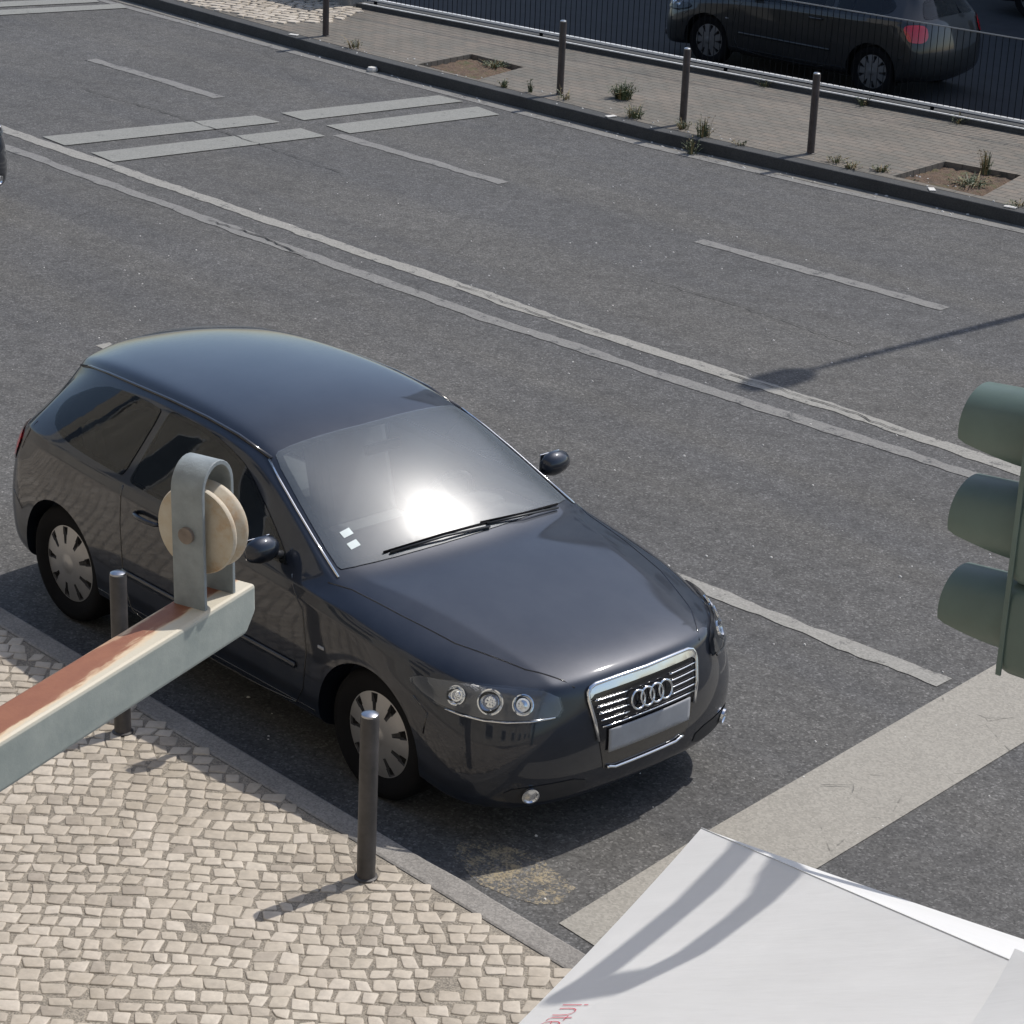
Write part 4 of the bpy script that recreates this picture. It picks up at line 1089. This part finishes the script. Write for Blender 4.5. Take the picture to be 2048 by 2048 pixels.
# ------------------------------------------------------------ white parasol
def parasol():
    ang = R(-28); C0 = Vector((3.72, -2.88, 2.2)); half = 2.12
    cen = C0 + Vector((math.cos(ang), math.sin(ang), 0)) * half; cen.z = 0
    t = thing('parasol', 'large white square parasol with red lettering along its edge at the bottom right', 'parasol', (cen.x, cen.y, .12))
    rz = ang + math.pi; base = .12
    a0_ = ang + math.pi
    cor = [Vector((half * math.cos(a0_ + k * math.pi / 2), half * math.sin(a0_ + k * math.pi / 2), 2.2 - base)) for k in range(4)]
    top = Vector((0, 0, 3.0 - base))
    def P(k, s_, r_):      # panel k, s_ 0..1 along the edge, r_ 0 apex..1 edge
        A, B = cor[k], cor[(k + 1) % 4]; e_ = A.lerp(B, s_)
        bow = 4 * s_ * (1 - s_)
        e_ = e_ * 1; ctr = (A + B) / 2; e_ -= Vector((ctr.x, ctr.y, 0)).normalized() * .045 * bow
        p = top.lerp(e_, r_); p.z -= .035 * bow * r_ * (1 - .6 * r_) ; return p
    n = 40; b = MB()
    for k in range(4):
        b.add([P(k, i / n, max(.02, j / n)) for i in range(n + 1) for j in range(n + 1)], [(i * (n + 1) + j, i * (n + 1) + j + 1, (i + 1) * (n + 1) + j + 1, (i + 1) * (n + 1) + j) for i in range(n) for j in range(n)])
    can = b.build('canopy', M['cloth'], t, smooth=True, recalc=False)
    b = MB()
    for k in range(4):
        b.add([P(k, i / n, 1) + Vector((0, 0, dz)) for i in range(n + 1) for dz in (0, -.022)], [(2 * i, 2 * i + 1, 2 * i + 3, 2 * i + 2) for i in range(n)])
    b.build('hem', M['cloth'], t, smooth=True, recalc=False)
    for k in range(4):
        MB().tube([P(k, 0, q / 24) + Vector((0, 0, .0005)) for q in range(2, 25)], .0016, 5).build('ridge_seam', M['cloth'], t, smooth=True)
        q0, q1 = P(k, 0, .05), P(k, 0, .985)
        MB().tube([q0 - Vector((0, 0, .04)), q1 - Vector((0, 0, .018))], .009, 6).build('rib', M['rail'], t, smooth=True)
    b = MB(); m_ = 12
    for k in range(4):
        b.add([P(k, i / m_, .02 + .165 * j / m_) + Vector((0, 0, .030 - .018 * (j / m_) ** 2 * (1 - 4 * (i / m_ - .5) ** 2))) for i in range(m_ + 1) for j in range(m_ + 1)], [(i * (m_ + 1) + j, i * (m_ + 1) + j + 1, (i + 1) * (m_ + 1) + j + 1, (i + 1) * (m_ + 1) + j) for i in range(m_) for j in range(m_)])
    b.build('vent_cap', M['cloth'], t, smooth=True, recalc=False)
    MB().lathe([(.026, .02), (.026, 2.9), (.03, 2.95), (.02, 3.0)], seg=16).build('pole', M['rail'], t, smooth=True, angle=40)
    MB().lathe([(.28, 0), (.28, .05), (.05, .09), (.04, .3), (.027, .31)], seg=24).build('base', M['lamp_post'], t, smooth=True, angle=30)
    # lettering printed along the street edge
    e = Vector((.29237, -.95630, 0)); mm = Vector((.84373, .25795, .47072)); nn = e.cross(mm).normalized()
    tb = bmesh.new(); tb.from_mesh(can.data); tree = BVHTree.FromBMesh(tb); tb.free()
    strokes = [[(1.0038, .1259), (1.0231, .1937)], [(1.0253, .2015), (1.0295, .216)],
        [(1.0221, .1282), (1.0293, .1575), (1.0365, .1778), (1.0456, .1898), (1.0548, .1917), (1.0623, .1876), (1.0648, .1747), (1.06, .1499), (1.0525, .1249)],
        [(1.0858, .2018), (1.0739, .1584), (1.0672, .1325), (1.0700, .1240), (1.0790, .1225)], [(1.0711, .1835), (1.0944, .1813)],
        [(1.1264, .1329), (1.1189, .1225), (1.1076, .1160), (1.0956, .1164), (1.0885, .1240), (1.087, .1351), (1.0912, .1545), (1.0980, .1700), (1.1062, .1790), (1.115, .1825), (1.1229, .1790), (1.1284, .1690), (1.1285, .1572)], [(1.1285, .1572), (1.0899, .1456)],
        [(1.1296, .1114), (1.1434, .1607), (1.1490, .1705), (1.1565, .1762), (1.1709, .1760)]]
    sb = MB()
    for st in strokes:
        pts = [Vector(q) for q in st]; ring = []
        for i_, q in enumerate(pts):
            a_ = pts[max(i_ - 1, 0)]; c_ = pts[min(i_ + 1, len(pts) - 1)]; d = (c_ - a_).normalized(); w2 = Vector((-d.y, d.x)) * .0016
            row = []
            for sgn in (1, -1):
                g = q + w2 * sgn; p = C0 + e * g.x + mm * g.y - t.location
                h_ = tree.ray_cast(p + nn * .3, -nn); row.append((h_[0] if h_[0] is not None else p) + nn * .002)
            ring += row
        sb.add(ring, [(2 * k, 2 * k + 1, 2 * k + 3, 2 * k + 2) for k in range(len(pts) - 1)])
    sb.build('lettering', M['print'], can, recalc=False)
    return t
parasol()

# ------------------------------------------------------------ clothes-line arm with pulley, close to the window
def line_arm():
    az = R(112); cs = MB()
    t = thing('pulley_arm', 'grey-green painted steel arm streaked with rust, with a strap and pulley at its end', 'pulley arm', (0, 0, 0), 0)
    t.matrix_world = Matrix(((-.31394, -.94943, .00356, 6.0587), (.94918, -.31394, -.02223, -6.2302), (.02222, -.0036, .99975, 4.5891), (0, 0, 0, 1)))
    # local x along the arm (0 = strap), y across, z up; arm top at z=.0195
    b = MB(); w_, h_ = .0191, .0200
    b.loft([[Vector((x, y * w_ * 1, z * h_)) for y, z in ((-1, -1), (1, -1), (1, 1), (-1, 1))] for x in (-1.95, -.5, .030)] + [[Vector((.044, y * w_, z)) for y, z in ((-1, -.004), (1, -.004), (1, h_), (-1, h_))]])
    b.build('arm', M['bar'], t, bevel=.003)
    MB().box((-1.94, 0, 0), (.012, .10, .12)).build('wall_plate', M['bolt'], t, bevel=.002)
    # strap: flat band bent into an upside-down U, legs at x = -.018 and +.018
    sw, th, ht = .0150, .0019, .1375
    path = [(-.0195, .0195), (-.0195, ht - .02)]
    path += [(-.0195 * math.cos(a), ht - .02 + .0215 * math.sin(a)) for a in [math.pi * k / 14 for k in range(1, 14)]]
    path += [(.0195, ht - .02), (.0195, .0195)]
    rings = []
    for i, (x, z) in enumerate(path):
        a = path[max(i - 1, 0)]; c = path[min(i + 1, len(path) - 1)]; d = Vector((c[0] - a[0], c[1] - a[1])).normalized(); nx, nz = -d.y * th, d.x * th
        rings.append([Vector((x + nx, -sw, z + nz)), Vector((x + nx, sw, z + nz)), Vector((x - nx, sw, z - nz)), Vector((x - nx, -sw, z - nz))])
    MB().loft(rings).build('strap', M['strap'], t, smooth=True, angle=40, bevel=.0006)
    pc = .0200 + .0625
    R_ = .0372
    MB().lathe([(.006, -.012), (R_ * .62, -.0115), (R_ * .80, -.010), (R_ * .97, -.0105), (R_, -.0085), (R_ * .97, -.0055), (R_ * .84, 0), (R_ * .97, .0055), (R_, .0085), (R_ * .97, .0105), (R_ * .80, .010), (R_ * .62, .0115), (.006, .012)], 'X', (0, 0, pc), 56).build('pulley_wheel', M['pulley'], t, smooth=True, angle=50)
    MB().lathe([(.0068, -.0245), (.0068, -.0215), (.004, -.021), (.004, .021), (.0068, .0215), (.0068, .0245)], 'X', (0, 0, pc), 24).build('axle_bolt', M['bolt'], t, smooth=True, angle=40)
    return t
line_arm()
